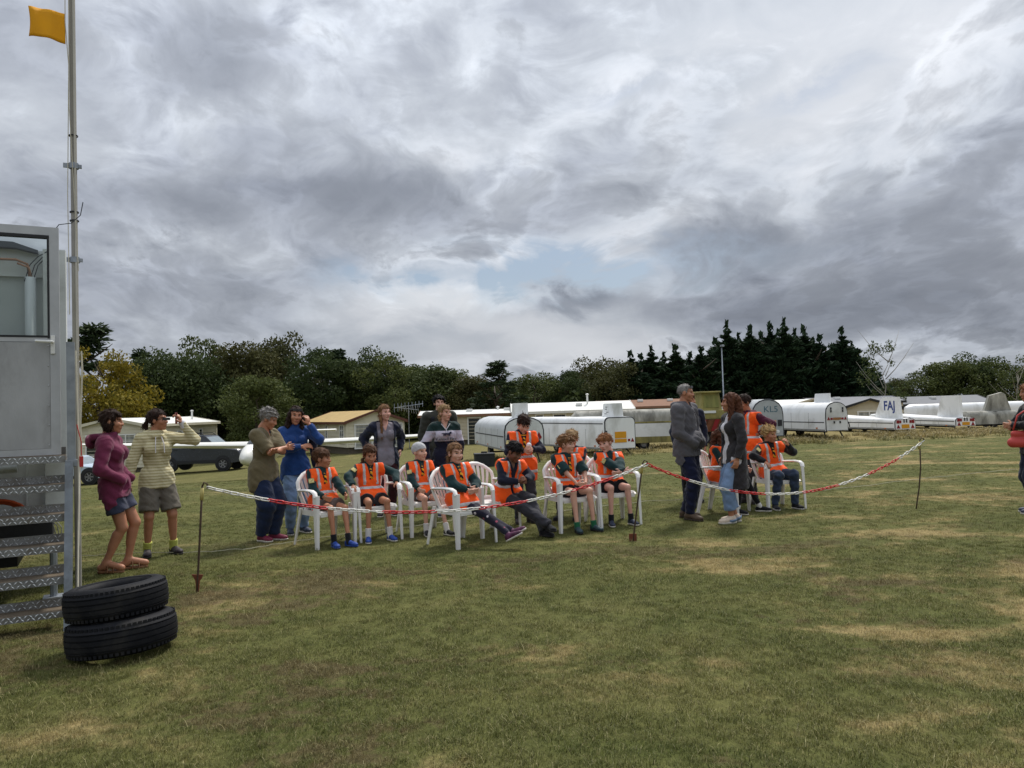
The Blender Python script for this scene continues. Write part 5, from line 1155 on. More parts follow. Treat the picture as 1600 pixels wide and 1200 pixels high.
class P:
    """one person, built in a local frame: +X = their left, -Y = the way they face, +Z up, origin on the ground"""
    def __init__(s, loc, h, H, label, skin='fair', build='f', hair='brown', style='short', seat=None, lean=0.0, side=0.0, twist=0.0, head=(0, 0, 0), girth=1.0, wrists=None, elbows=None, ankles=None, knees=None, toes=None, group=None, headk=1.0, belly=0.0, hands=(.4, .4), stool=0.0, bare=False):
        s.bare = bare
        if seat is None: h = h - math.atan2(loc.x, loc.y)      # standing: heading relative to the camera
        s.loc, s.h, s.H, s.label, s.hairk, s.style = loc, h, H, label, hair, style; s.kid = H < 1.56; s.skin = SKIN[skin]; s.hs = (.222 if s.kid else .224) * headk; s.hands = hands
        s.group = group
        pz = (.505 * H) if seat is None else seat; s.seated = seat is not None
        s.Pv = A(0, stool, pz)
        Rm = rot(A(1, 0, 0), lean) @ rot(A(0, 1, 0), side); s.U = Rm @ A(0, 0, 1); tw = rot(s.U, twist); s.L = tw @ (Rm @ A(1, 0, 0)); s.Fd = tw @ (Rm @ A(0, -1, 0)); s.girth = girth
        sw = {'f': .098, 'm': .112, 'k': .100}[build] * H; hw = .05 * H; s.sw = sw; s.build_ = build
        s.neck = s.Pv + s.U * .318 * H; s.sh = {1: s.Pv + s.U * .285 * H + s.L * sw, -1: s.Pv + s.U * .285 * H - s.L * sw}
        s.hip = {1: s.Pv + A(hw, 0, -.005), -1: s.Pv + A(-hw, 0, -.005)}
        ua, fa, th, sh_ = .165 * H, .145 * H, .238 * H, .232 * H; s.ankz = .048 * H
        if s.seated and build == 'k': th, sh_ = .262 * H, .302 * H
        s.el = {}; s.wr = {}; s.kn = {}; s.an = {}; s.toe = {}
        wrists = wrists or {}; elbows = elbows or {}; ankles = ankles or {}; knees = knees or {}; toes = toes or {}
        for sg in (1, -1):
            w = wrists.get(sg); w = s.sh[sg] + A(sg * .05, -.04, -.295 * H) if w is None else A(w[0], -w[1], w[2])
            pl = elbows.get(sg); pl = A(sg * .5, .9, -.2) if pl is None else A(pl[0], -pl[1], pl[2]); s.el[sg], s.wr[sg] = two_bone(s.sh[sg], w, ua, fa, pl)
            a = ankles.get(sg); a = A(sg * .085, .01, s.ankz) if a is None else A(a[0], -a[1], a[2])
            pk = knees.get(sg); pk = A(sg * .12, -1, .15 if s.seated else 0) if pk is None else A(pk[0], -pk[1], pk[2]); s.kn[sg], s.an[sg] = two_bone(s.hip[sg], a, th, sh_, pk)
            tdir = toes.get(sg); s.toe[sg] = nrm(A(sg * .22, -1, 0) if tdir is None else A(tdir[0], -tdir[1], tdir[2]))
        yaw, pit, rol = head; hr = rot(A(0, 0, 1), yaw) @ rot(A(1, 0, 0), pit) @ rot(A(0, 1, 0), rol)
        s.hf, s.hl, s.hu = hr @ A(0, -1, 0), hr @ A(1, 0, 0), hr @ A(0, 0, 1); k = s.hs / .23; s.k = k
        s.neckv = nrm(s.U * .75 + A(0, 0, .45) + s.hf * .12)
        s.hc = s.neck + s.neckv * (.040 * H if not s.kid else .032 * H) + s.hu * .085 * k + s.hf * .012
        s.build()
    def hw(s, x, f, z): return s.hc + (s.hl * x + s.hf * f + s.hu * z) * s.k
    def tw(s, x, f, z): """torso point, in units of H"""; return s.Pv + (s.L * x + s.Fd * f + s.U * z) * s.H
    def HM(s): return np.array([s.hl, s.hf, s.hu])
    def TM(s): return np.array([s.L, s.Fd, s.U])
    def torso(s, g=0.0, low=0.0):
        H, gi, T = s.H, s.girth, s.tw; F = s.Fd; f = {'f': (.082, .066, .074), 'm': (.078, .074, .084), 'k': (.074, .068, .076)}[s.build_]; out = []
        out += [RC(T(0, -.005, -.02 - low), T(0, -.004, .04), f[0] * H * gi + g, f[0] * .98 * H * gi + g, 1.32, F), RC(T(0, 0, .05), T(0, 0, .14), f[1] * H * gi + g, f[1] * H * gi + g, 1.35, F), RC(T(0, 0, .16), T(0, -.004, .245), f[2] * H * (.5 + .5 * gi) + g, f[2] * H * (.55 + .45 * gi) + g, 1.4, F)]
        w = s.sw / H * .80; out += [RC(T(-w, -.008, .272), T(w, -.008, .272), .040 * H + g, .040 * H + g), RC(T(0, -.012, .30), T(w * .8, -.01, .284), .034 * H + g, .03 * H + g), RC(T(0, -.012, .30), T(-w * .8, -.01, .284), .034 * H + g, .03 * H + g)]
        if s.build_ == 'f':
            for sg in (1, -1): out.append(EL(T(sg * .044, .046 , .212), A(.036, .030, .038) * H + g, s.TM()))
        return out
    def arm(s, sg, g=0.0, g2=None, wr=True):
        H = s.H; g2 = g if g2 is None else g2; k = .80 if s.kid else (1.10 if s.build_ == 'm' else .94)
        return [RC(s.sh[sg], s.el[sg], .034 * H * k + g, .026 * H * k + g), RC(s.el[sg], s.wr[sg], .026 * H * k + g, .0165 * H * k + g2)]
    def leg(s, sg, g=0.0, gk=None, ga=None):
        H = s.H; gk = g if gk is None else gk; ga = g if ga is None else ga; k = .86 if s.kid else .95
        kn, an = s.kn[sg], s.an[sg]; d = nrm(an - kn); back = nrm(np.cross(d, A(1, 0, 0))); back = back if back[1] > 0 else -back
        return [RC(s.hip[sg], kn, .054 * H * k * s.girth + g, .034 * H * k + gk), RC(kn, an, .031 * H * k + gk, .0205 * H * k + ga), RC(kn + d * .05 * H + back * .010 * H, kn + d * .125 * H + back * .008 * H, .030 * H * k + gk * .8, .024 * H * k + ga * .6)]
    def hand_prims(s, sg, curl, d=None, n=None):
        k = s.H * .108 / .186; W = s.wr[sg]; d = nrm(W - s.el[sg]) if d is None else nrm(d)
        n = A(-sg, .0, 0) if n is None else n        # palm normal: towards the body
        n = nrm(n - d * (n @ d)); t_ = nrm(np.cross(d, n)) * 1.0
        if t_ @ A(0, -1, .3) < 0: t_ = -t_
        out = [RC(W - d * .01, W + d * .055 * k, .024 * k, .037 * k, 1.9, n), RC(W + d * .05 * k + t_ * .016 * k, W + d * .088 * k + t_ * .022 * k, .018 * k, .014 * k), RC(W + d * .05 * k - t_ * .016 * k, W + d * .085 * k - t_ * .024 * k, .018 * k, .013 * k)]
        for i, (off, L_) in enumerate(((.028, .072), (.0095, .080), (-.0095, .074), (-.028, .058))):
            b = W + (d * .090 + t_ * off * 1.05) * k; dd = nrm(d + t_ * off * 4); ang = 0.0; r0 = .0094
            for j, fr_ in enumerate((.45, .30, .25)):
                ang += curl * (.7 if j == 0 else 1.0); e = b + (dd * math.cos(ang) + n * math.sin(ang)) * L_ * fr_ * k; out.append(RC(b, e, r0 * k, (r0 - .0012) * k)); b = e; r0 -= .0012
        b = W + (d * .022 + t_ * .026) * k; e = b + (d * .55 + t_ * .6 + n * .35) * .052 * k; out.append(RC(b, e, .0135 * k, .0105 * k)); out.append(RC(e, e + (d * .85 + t_ * .2 + n * .35) * .034 * k, .0105 * k, .008 * k)); return out
    def build(s):
        H, k = s.H, s.k; parts = []
        body = s.torso()
        for sg in (1, -1): body += s.arm(sg) + s.leg(sg)
        body += [RC(s.neck - s.U * .01 * H, s.hw(0, -.02, -.07), .031 * H if s.build_ != 'm' else .034 * H, .05 * k)]
        for sg in ((1, -1) if s.bare else ()): body += [RC(s.an[sg], s.an[sg] + s.toe[sg] * .10 * H - A(0, 0, .028 * H), .022 * H, .020 * H), RC(s.an[sg] + A(0, 0, -.02 * H), s.an[sg] - s.toe[sg] * .03 * H - A(0, 0, .026 * H), .022 * H, .02 * H)]
        V, Q = sdf(body, .0125, .018); parts.append((V, Q, 0))
        # head with a face
        M = s.HM(); W = s.hw
        hp = [EL(W(0, -.012, .032), A(.076, .096, .084) * k, M), EL(W(0, .026, -.038), A(.057, .064, .078) * k, M), EL(W(0, .070, -.094), A(.025, .022, .021) * k, M), EL(W(.038, .056, -.022), A(.03, .032, .03) * k, M), EL(W(-.038, .056, -.022), A(.03, .032, .03) * k, M),
              RC(W(-.030, .078, .034), W(.030, .078, .034), .012 * k, .012 * k), RC(W(0, .090, .018), W(0, .107, -.022), .008 * k, .0115 * k), EL(W(.012, .098, -.026), A(.011, .012, .009) * k, M), EL(W(-.012, .098, -.026), A(.011, .012, .009) * k, M),
              EL(W(0, .089, -.053), A(.024, .010, .006) * k, M), EL(W(0, .087, -.064), A(.021, .011, .007) * k, M), RC(W(0, -.02, -.06), W(0, -.035, -.13), .048 * k, .05 * k)]
        for sg in (1, -1): hp += [EL(W(sg * .078, -.006, -.004), A(.010, .021, .032) * k, M)]
        V, Q = sdf(hp, .0052, .017, subs=[(EL(W(sg * .031, .097, .010), A(.016, .013, .011) * k, M), .009) for sg in (1, -1)])
        C = ((V[Q].mean(1) - s.hc) @ M.T) / k; mi = np.zeros(len(Q), np.int32); fr = C[:, 1] > .05
        e = np.minimum(((C[:, 0] - .031) / .0125) ** 2, ((C[:, 0] + .031) / .0125) ** 2) + ((C[:, 2] - .010) / .0075) ** 2; mi[fr & (e < 1)] = 2
        b = np.minimum(((C[:, 0] - .034) / .021) ** 2, ((C[:, 0] + .034) / .021) ** 2) + ((C[:, 2] - .033 + .10 * np.abs(np.abs(C[:, 0]) - .03)) / .0046) ** 2; mi[fr & (b < 1)] = 3
        l = (C[:, 0] / .023) ** 2 + ((C[:, 2] + .0585) / .0085) ** 2; mi[(C[:, 1] > .075) & (l < 1)] = 1
        parts.append((V, Q, mi))
        for sg in (1, -1):
            cu = s.hands[0 if sg == 1 else 1]
            if cu is None: continue
            if isinstance(cu, tuple): hpz = s.hand_prims(sg, cu[0], None if cu[1] is None else A(cu[1][0], -cu[1][1], cu[1][2]), None if len(cu) < 3 else A(cu[2][0], -cu[2][1], cu[2][2]))
            else: hpz = s.hand_prims(sg, cu)
            V, Q = sdf(hpz, .0048, .008); parts.append((V, Q, 0))
        me = np_mesh('person', parts, [s.skin, LIP, EYEW, HAIR[s.hairk] if s.hairk in HAIR else s.hairk])
        s.o = o = link(bpy.data.objects.new('person', me)); o.location = s.loc; o.rotation_euler = (0, 0, s.h); tag(o, s.label, 'person', s.group)
        if s.style: s.make_hair(s.style)
    # ---- hair
    def make_hair(s, st):
        k, M, W = s.k, s.HM(), s.hw; hm = HAIR[s.hairk]; grow = .0
        zb, zs, zf = -.055, -.012, .062; prims = [EL(W(0, -.016, .042), A(.088, .108, .095) * k, M)]; amp = .005; nm = 'hair'
        if st == 'fringe': zf = .040; zs = -.03; zb = -.06; prims += [RC(W(-.045, .058, .066), W(.045, .058, .066), .026 * k, .026 * k)]
        if st == 'floppy': zf = .046; zs = -.02; zb = -.075; prims += [RC(W(-.05, .060, .078), W(.04, .074, .080), .034 * k, .03 * k), EL(W(0, -.02, .06), A(.094, .11, .088) * k, M)]; amp = .006
        if st == 'curly': zf = .058; zs = -.02; prims += [EL(W(0, -.02, .055), A(.100, .112, .092) * k, M)]; amp = .010
        if st == 'crop': prims = [EL(W(0, -.014, .038), A(.081, .100, .088) * k, M)]; zf = .066; zs = .0; amp = .002
        if st in ('bob', 'bun', 'pony', 'braid', 'long', 'wavy', 'bunches', 'sleek'): zf = .066; zs = -.03; zb = -.09
        if st == 'bob': zs = -.085; zb = -.11; prims += [EL(W(sg * .05, -.02, -.035), A(.042, .062, .070) * k, M) for sg in (1, -1)] + [RC(W(-.05, .06, .075), W(.05, .06, .072), .026 * k, .026 * k)]; zf = .05
        if st in ('wavy', 'long'):
            zs = zb = -.6; amp = .008 if st == 'wavy' else .005; Lb = -.26 if st == 'wavy' else -.40
            for sg in (1, -1): prims += [RC(W(sg * .072, -.005, .03), W(sg * .085, .0, Lb * .55), .036 * k, .040 * k), RC(W(sg * .085, .0, Lb * .55), W(sg * .075, .02, Lb), .040 * k, .018 * k)]
            prims += [RC(W(0, -.09, .02), W(0, -.10, Lb * .7), .06 * k, .066 * k), RC(W(0, -.10, Lb * .7), W(0, -.09, Lb), .066 * k, .03 * k)]
        if st == 'pony': prims += [RC(W(0, -.11, .01), W(.01, -.15, -.05), .024 * k, .032 * k), RC(W(.01, -.15, -.05), W(.02, -.125, -.17), .032 * k, .01 * k)]
        if st == 'bunches': prims += [RC(W(sg * .07, -.03, -.07), W(sg * .085, -.01, -.12), .020 * k, .026 * k) for sg in (1, -1)]
        if st == 'sleek': prims += [RC(W(-.060, -.055, -.04), W(-.072, -.02, -.17), .024 * k, .014 * k), RC(W(.060, -.055, -.04), W(.066, -.04, -.15), .022 * k, .012 * k)]
        if st == 'braid': prims += [RC(W(-.07, -.02, -.03), W(-.085, .03, -.12), .026 * k, .024 * k)] + [EL(W(-.088 - .002 * i, .05 + .003 * i, -.14 - .042 * i), A(.022, .02, .028) * k, M) for i in range(6)]
        def post(X, D):
            C = ((X - s.hc) @ M.T) / k; f = C[..., 1]; zc = np.interp(f, [-.12, -.045, -.008, .026, .050, .11], [zb, zb, zs, max(zs, .015) if st not in ('wavy', 'long', 'bob') else zs, zf, zf]) + .008 * np.sin(C[..., 0] * 95 + 40 * f + 1) * np.sin(C[..., 0] * 47 + 2);
            cut = zc - C[..., 2]
            if st in ('wavy', 'long', 'braid', 'bob', 'sleek'):     # keep the face clear, let side locks fall
                face = np.minimum(np.minimum(f - .02, .066 - np.abs(C[..., 0])), zf - C[..., 2] ); dn = np.maximum(D, np.minimum(face, .05)); 
                if st in ('braid', 'sleek'):
                    side = np.abs(C[..., 0]) > .055; low = C[..., 2] < -.02; return np.where(side & low, dn, np.maximum(dn, np.where(f > .0, cut * k, -1)))
                return dn
            keep = (C[..., 2] < -.03) & ((f < -.105) | (np.abs(C[..., 0]) > .06)) if st in ('pony', 'bunches') else np.zeros(f.shape, bool)
            return np.where(keep, D, np.maximum(D, cut * k))
        V, Q = sdf(prims, .0062, .012, post, amp=amp, ws=1.6 if st != 'curly' else 2.2)
        # loose locks lying over the mass and breaking its outline
        n = 420; fi = rng.integers(0, len(Q), n); c = V[Q[fi]].mean(1); N_ = np.cross(V[Q[fi, 2]] - V[Q[fi, 0]], V[Q[fi, 3]] - V[Q[fi, 1]]); N_ /= np.linalg.norm(N_, axis=1, keepdims=True) + 1e-9
        crown = s.hc + s.hu * .12 * k; d = c - crown; d = d - N_ * (d * N_).sum(1, keepdims=True); d /= np.linalg.norm(d, axis=1, keepdims=True) + 1e-6; d += rng.normal(size=(n, 3)) * (.9 if st == 'curly' else .35)
        L_ = rng.uniform(.018, .045, (n, 1)) * (.5 if st in ('crop', 'curly') else 1); sd2 = np.cross(d, N_); sd2 /= np.linalg.norm(sd2, axis=1, keepdims=True) + 1e-9; w2 = rng.uniform(.002, .0045, (n, 1)); o2_ = N_ * rng.uniform(.001, .004, (n, 1)); tip = c + d * L_ + N_ * rng.uniform(.001, .010, (n, 1))
        V2 = np.stack([c - sd2 * w2 + o2_, c + sd2 * w2 + o2_, tip + sd2 * w2 * .3, tip - sd2 * w2 * .3], 1).reshape(-1, 3); Q2 = np.arange(4 * n).reshape(n, 4)
        s.hair = link(bpy.data.objects.new(nm, np_mesh(nm, [(V, Q, 0), (V2, Q2, 0)], [hm])), s.o)
    def beanie(s, m):
        k, M, W = s.k, s.HM(), s.hw
        def post(X, D): C = ((X - s.hc) @ M.T) / k; return np.maximum(D, (np.interp(C[..., 1], [-.1, 0, .07], [-.04, .0, .045]) - C[..., 2]) * k)
        part('beanie', sdf([EL(W(0, -.014, .040), A(.090, .108, .098) * k, M)], .006, .01, post, amp=.0015, ws=3), m, s.o)
    # ---- clothes
    def top(s, m, g=.016, hem=.05, sleeve=1.0, sg_=.012, collar=True, v=0.0, name='sweater', amp=.0035, low=.02, extra=(), fn=None, open_=0.0, ends=.0):
        H = s.H; pr = s.torso(g, low); cuts = []
        for sg in (1, -1):
            a = s.arm(sg, sg_ + .006, sg_ + .002)
            if sleeve >= 1: pr += a; cuts.append((s.wr[sg] - nrm(s.wr[sg] - s.el[sg]) * (.004 + ends), nrm(s.wr[sg] - s.el[sg]), .10))
            elif sleeve > 0:
                d = nrm(s.el[sg] - s.sh[sg]); e = s.sh[sg] + d * .165 * H * sleeve; pr += [RC(s.sh[sg], e + d * .03, .036 * H + sg_ + .006, .031 * H + sg_ + .012)]; cuts.append((e, d, .11))
        if collar: pr += [RC(s.neck - s.U * .012 * H, s.neck + s.neckv * .012 * H, .040 * H, .036 * H)]
        pr += list(extra); T = s.TM()
        if hem > .03:
            for sg in (1, -1): hq = s.Pv + (s.hip[sg] - s.Pv) * .80; pr.append(RC(hq + s.U * .03 * H, hq - s.U * (hem + .02) * H if not s.seated else s.hip[sg] + (s.kn[sg] - s.hip[sg]) * .12, .053 * H * s.girth + g + .016, .056 * H * s.girth + g + .016))
        def post(X, D):
            C = (X - s.Pv) @ T.T; torso_zone = np.abs(C[..., 0]) < s.sw * 1.02; D = np.where((C[..., 2] < -hem * H) & torso_zone & (np.abs(C[..., 1]) < .35), np.maximum(D, -hem * H - C[..., 2]), D)
            D = np.maximum(D, np.where((np.abs(C[..., 0]) < .07 * H) , C[..., 2] - .345 * H, -1))
            if v: D = np.maximum(D, np.where(C[..., 1] > 0, np.minimum((C[..., 2] - (.32 - v) * H) * .45 - np.abs(C[..., 0]), C[..., 1]), -1))
            if open_: D = np.maximum(D, np.where(C[..., 1] > 0.0, open_ - np.abs(C[..., 0] ) + .12 * (C[..., 2] < -.0) * 0, -1))
            return fn(X, C, D) if fn else D
        return part(name, sdf(pr, .0105, .026, post, cuts, amp), m, s.o)
    def vest(s, hem=.075, g=.032, v=.125, bands=True, open_=.0):
        H, T = s.H, s.TM(); w = s.sw * 1.32 + .016
        def mk(gg, sel):
            pr = s.torso(gg, .03)
            for sg in (1, -1):
                pr.append(RC(s.sh[sg], s.sh[sg] + (s.el[sg] - s.sh[sg]) * .34, .034 * H + gg, .031 * H + gg))
                pr.append(RC(s.hip[sg] + s.U * .03 * H, s.hip[sg] - s.U * (hem + .02) * H if not s.seated else s.hip[sg] + (s.kn[sg] - s.hip[sg]) * (.12 + hem), .054 * H * s.girth + gg + .018, .052 * H * s.girth + gg + .014))
            def post(X, D):
                C = (X - s.Pv) @ T.T; x, f, z = C[..., 0], C[..., 1], C[..., 2]
                D = np.maximum(D, np.abs(x) - (w - .02 * np.clip((z - .18 * H) / (.1 * H), -1, 1))); D = np.maximum(D, -hem * H - z); D = np.maximum(D, z - .325 * H)
                vv = np.minimum((z - (.318 - v) * H) * .24 + .004 - np.abs(x), f + .0); D = np.maximum(D, np.where(f > -.0, vv, np.minimum((z - .30 * H) - 0 * x, .05 - np.abs(x))))
                if open_: D = np.maximum(D, np.where(f > 0, open_ - np.abs(x - .0), -1))
                if sel is not None: D = np.maximum(D, sel(x, f, z))
                return D
            return sdf(pr, .0095, .026, post, amp=.0034, ws=1.0)
        ve = part('safety_vest', mk(g, None), VEST, s.o)
        if bands:
            part('reflective_band', mk(g + .003, lambda x, f, z: np.abs(z - .098 * H) - .020), BAND, ve)
            part('reflective_band', mk(g + .003, lambda x, f, z: np.maximum(np.abs(np.abs(x) - .056 * H - .02 * (z / H)) - .019, .122 * H - z + 0 * x)), BAND, ve)
            if hem > .06: part('reflective_band', mk(g + .003, lambda x, f, z: np.abs(z + .035 * H) - .022), BAND, ve)
        return ve
    def necker(s, tails=True):
        H = s.H; T = s.tw; n0 = s.neck + s.neckv * .004 * H; R0 = .046 * H; pts = [n0 + (s.L * math.cos(a) * R0 + s.Fd * math.sin(a) * R0 * .95) - s.U * (.012 + .022 * max(0, math.sin(a))) * H for a in [2 * math.pi * i / 12 for i in range(12)]]
        pr = [RC(pts[i], pts[(i + 1) % 12], .0125, .0125) for i in range(12)]; nk = part('neckerchief', sdf(pr, .006, .008, amp=.002, ws=2), NECKY, s.o)
        f0 = {'f': .068, 'k': .066, 'm': .07}[s.build_]
        pr = [RC(T(0, .060, .268), T(0, f0 + .010, .235), .013, .011)] + [RC(T(sg * .004, f0 + .014, .235), T(sg * .010, f0 + .010, .18), .008, .011) for sg in (1, -1)]
        if tails: part('scarf_tail', sdf(pr, .0065, .008, amp=.002, ws=2), NECKER, nk)
    def badge(s, sg=-1):
        d = nrm(s.el[sg] - s.sh[sg]); c = s.sh[sg] + d * .095 * s.H; out = nrm(A(sg * .55, -.83, 0) - d * (A(sg * .55, -.83, 0) @ d)); Mx = Matrix(np.array([np.cross(d, out), d, out]).T.tolist()).to_4x4(); Mx.translation = Vector(c + out * (.034 * s.H + .017))
        MB().box((0, 0, 0), (.062, .055, .012), M=Mx, bev=.003).build('badge', BADGE, s.o)
    def trousers(s, m, g=.012, gk=.016, ga=.018, upto=1.0, name='trousers', waist=.055, amp=.004, ws=1.0, flare=0.0):
        H = s.H; pr = s.torso(.008)[:1]; cuts = []
        for sg in (1, -1):
            L_ = s.leg(sg, g, gk, ga)
            if upto >= 1:
                d = nrm(s.an[sg] - s.kn[sg]); pr += L_; e = s.an[sg] + d * .012 * H * (upto - 1) * 100 * .01
                if flare: pr.append(RC(s.kn[sg], s.an[sg], .034 * H + gk, .022 * H + ga + flare))
                cuts.append((s.an[sg] + d * .0 - d * (0 if upto == 1 else (upto - 1)) , d, .13))
            else:
                d = nrm(s.kn[sg] - s.hip[sg]); e = s.hip[sg] + d * .238 * H * upto; r = .053 * H * (.88 if s.kid else 1) * s.girth + g; pr += [RC(s.hip[sg], e + d * .012, r, r * .78 + gk)]; cuts.append((e, d, .22))
        T = s.TM()
        def post(X, D): C = (X - s.Pv) @ T.T; return np.where(np.abs(C[..., 0]) < .2 * H, np.maximum(D, np.where(np.abs(C[..., 1]) < .14 * H, C[..., 2] - waist * H, -1)), D)
        return part(name, sdf(pr, .0105, .022, post, cuts, amp, ws), m, s.o)
    def socks(s, m, hgt=.075):
        for sg in (1, -1):
            d = nrm(s.kn[sg] - s.an[sg]); e = s.an[sg] + d * hgt; part('sock', sdf([RC(s.an[sg] - d * .02, e + d * .02, .0235 * s.H * (.9 if s.kid else 1) + .006, .026 * s.H * (.88 if s.kid else 1) + .006)], .007, .01, cuts=[(e, d, .09)]), m, s.o)
    def shoes(s, m, sole=None, k=None, name='shoe', high=.0):
        H = s.H; k = k or (H * .152 / .262); sole = sole or SOLEW
        for sg in (1, -1):
            t_ = s.toe[sg]; sh = nrm(s.kn[sg] - s.an[sg]); up = nrm(A(0, 0, 1) - t_ * t_[2]); sd_ = np.cross(t_, up); M = np.array([sd_, t_, up]); base = s.an[sg] - up * s.ankz - t_ * .0 if True else 0
            W = lambda x, f, z: base + (sd_ * x + t_ * f + up * z) * k
            up_pr = [EL(W(0, -.026, .046), A(.040, .048, .050) * k, M), RC(W(0, -.012, .062), W(0, .09, .044), .040 * k, .038 * k), EL(W(0, .125, .036), A(.047, .070, .034) * k, M), RC(W(0, -.012, .062), s.an[sg] + sh * (.012 + high), .036 * k, .037 * k)]
            def cutz(lo, hi):
                def post(X, D): z = ((X - base) @ up) / k; return np.maximum(D, np.maximum(lo - z, z - hi) * k)
                return post
            u = part(name, sdf(up_pr, .0062, .014, cutz(.014, .2), cuts=[(s.an[sg] + sh * (.016 + high), sh, .08)]), m, s.o)
            so = [EL(W(0, -.028, .016), A(.040, .050, .03) * k, M), RC(W(0, -.02, .016), W(0, .11, .016), .036 * k, .044 * k), EL(W(0, .13, .016), A(.048, .070, .03) * k, M)]
            part('sole', sdf(so, .0065, .012, cutz(-.002, .022)), sole, u)
# ================================================================== the people
GS = 'children in orange vests on the white chairs'; GA = 'adults standing around the seated children'
def stripes_fn(t, o, col):
    z = t.sep(o)[2]; w_ = t.m('FRACT', t.m('ADD', t.m('MULTIPLY', z, 31.0), t.m('MULTIPLY', t.noise(o, 5, 2), .5))); return t.mix(t.mapr(w_, .60, .68, 0, 1), col, lin((166, 154, 112)))
def rugby_fn(t, o, col):
    z = t.sep(o)[2]; c = t.mix(t.m('GREATER_THAN', z, 1.235), lin((186, 180, 194)), lin((24, 46, 44))); return t.mix(t.m('LESS_THAN', z, 1.085), c, lin((24, 24, 42)))
def star_fn(t, o, col):
    v = t.node('ShaderNodeTexVoronoi'); t.put(v.inputs['Vector'], o); v.inputs['Scale'].default_value = 15; a = t.mapr(v.outputs['Distance'], .22, .27, 1, 0)
    pick = t.sep(v.outputs['Color'])[0]; c = t.mix(t.m('GREATER_THAN', pick, .7), lin((206, 196, 202)), lin((140, 64, 84))); return t.mix(t.m('MULTIPLY', a, t.m('GREATER_THAN', pick, .35)), col, c)
PURPLE = cloth('purple_fleece', (112, 46, 74)); DEN_D = denim('dark_denim', (58, 62, 80)); DEN_L = denim('light_denim', (122, 146, 180)); DEN_M = denim('blue_denim', (96, 114, 146)); GREYSH = cloth('grey_shorts_cloth', (104, 98, 88)); KHAKI = cloth('khaki_polo_cloth', (108, 98, 74))
NAVYT = denim('navy_trouser_cloth', (32, 44, 72)); BLUES = cloth('blue_sweater_cloth', (34, 66, 122)); GREYT = cloth('grey_top_cloth', (130, 124, 132)); NAVYJ = cloth('navy_jacket_cloth', (30, 34, 52)); MAROON = cloth('maroon_cloth', (58, 24, 32)); HOOD = cloth('grey_hoodie_cloth', (88, 86, 90)); CARD = cloth('charcoal_cardigan_cloth', (52, 50, 52), bscale=200, bump=.6); WHITET = cloth('white_tee', (220, 218, 222)); PLUM = cloth('plum_sweater_cloth', (72, 24, 44))
CHAR = cloth('charcoal_trousers', (54, 54, 60)); SHORTK = cloth('dark_shorts', (44, 38, 42)); TAUPE = cloth('taupe_shorts', (96, 84, 80)); LEGG = cloth('patterned_leggings', (30, 28, 44), fn=star_fn); OLIVEJ = cloth('olive_shirt', (56, 56, 50)); BLUESH = mat('blue_shoe', (36, 70, 150), .6, .15, 20, .3, 60); DARKSH = mat('dark_shoe', (50, 42, 46), .65, .2, 20, .3, 60); MAROSH = mat('maroon_shoe', (118, 36, 62), .6, .12, 20, .3, 60); NAVYSH = mat('navy_shoe', (46, 54, 74), .65, .2, 20, .3, 60); BROWNB = mat('brown_boot', (84, 68, 54), .7, .15, 20, .3, 60); BEIGES = mat('beige_trainer', (206, 188, 168), .65, .1, 20, .3, 60); PINKSH = mat('navy_and_pink_trainer', (88, 40, 72), .6, .9, 16); TEALSH = mat('teal_trainer', (44, 66, 72), .6, .3, 20)
LEATH = mat('sandal_leather', (122, 84, 54), .7, .15, 20); REDBAG = mat('red_bag_leather', (186, 68, 62), .55, .08, 6, .2, 40); PACK = mat('backpack_fabric', (28, 30, 38), .85, .2, 10, .4, 80)
def g2(px, py): return gp(px, py)
def extra_part(p, name, prims, m, res=.007, k=.01, parent=None, **kw): return part(name, sdf(prims, res, k, **kw), m, parent or p.o)
def glasses(p, up=False):
    k = p.k; b = MB(); z, f = (.085, .075) if up else (.012, .104)
    for sg in (1, -1): b.box(tuple(p.hw(sg * .033, f, z)), (.05 * k, .012, .03 * k), M=None); b.tube([p.hw(sg * .058, f, z + .004), p.hw(sg * .082, 0.0, z + .0)], .0035, 5)
    b.tube([p.hw(-.06, f, z + .012), p.hw(.06, f, z + .012)], .004, 5); b.build('sunglasses', mat('dark_lens', (18, 18, 20), .15, .05, spec=.8), p.o)
def sandals(p):
    for sg in (1, -1):
        t_ = p.toe[sg]; sd_ = np.cross(t_, A(0, 0, 1)); M = np.array([sd_, t_, A(0, 0, 1)]); b0 = p.an[sg] - A(0, 0, .098); W = lambda x, f, z: b0 + sd_ * x + t_ * f + A(0, 0, z)
        def post(X, D): return np.maximum(D, np.maximum(-(X - b0)[..., 2], (X - b0)[..., 2] - .028))
        s_ = part('sandal', sdf([EL(W(0, -.03, .012), A(.04, .05, .03), M), EL(W(0, .11, .012), A(.047, .08, .03), M), RC(W(0, -.02, .012), W(0, .1, .012), .034, .04)], .0065, .012, post), LEATH, p.o)
        for f, z in ((.105, .062), (.045, .085)):
            MB().tube([W(.052 * math.cos(a), f, .012 + z * math.sin(a)) for a in [math.pi * i / 8 for i in range(9)]], .011, 6, flat=(1, .5)).build('strap', LEATH, s_)
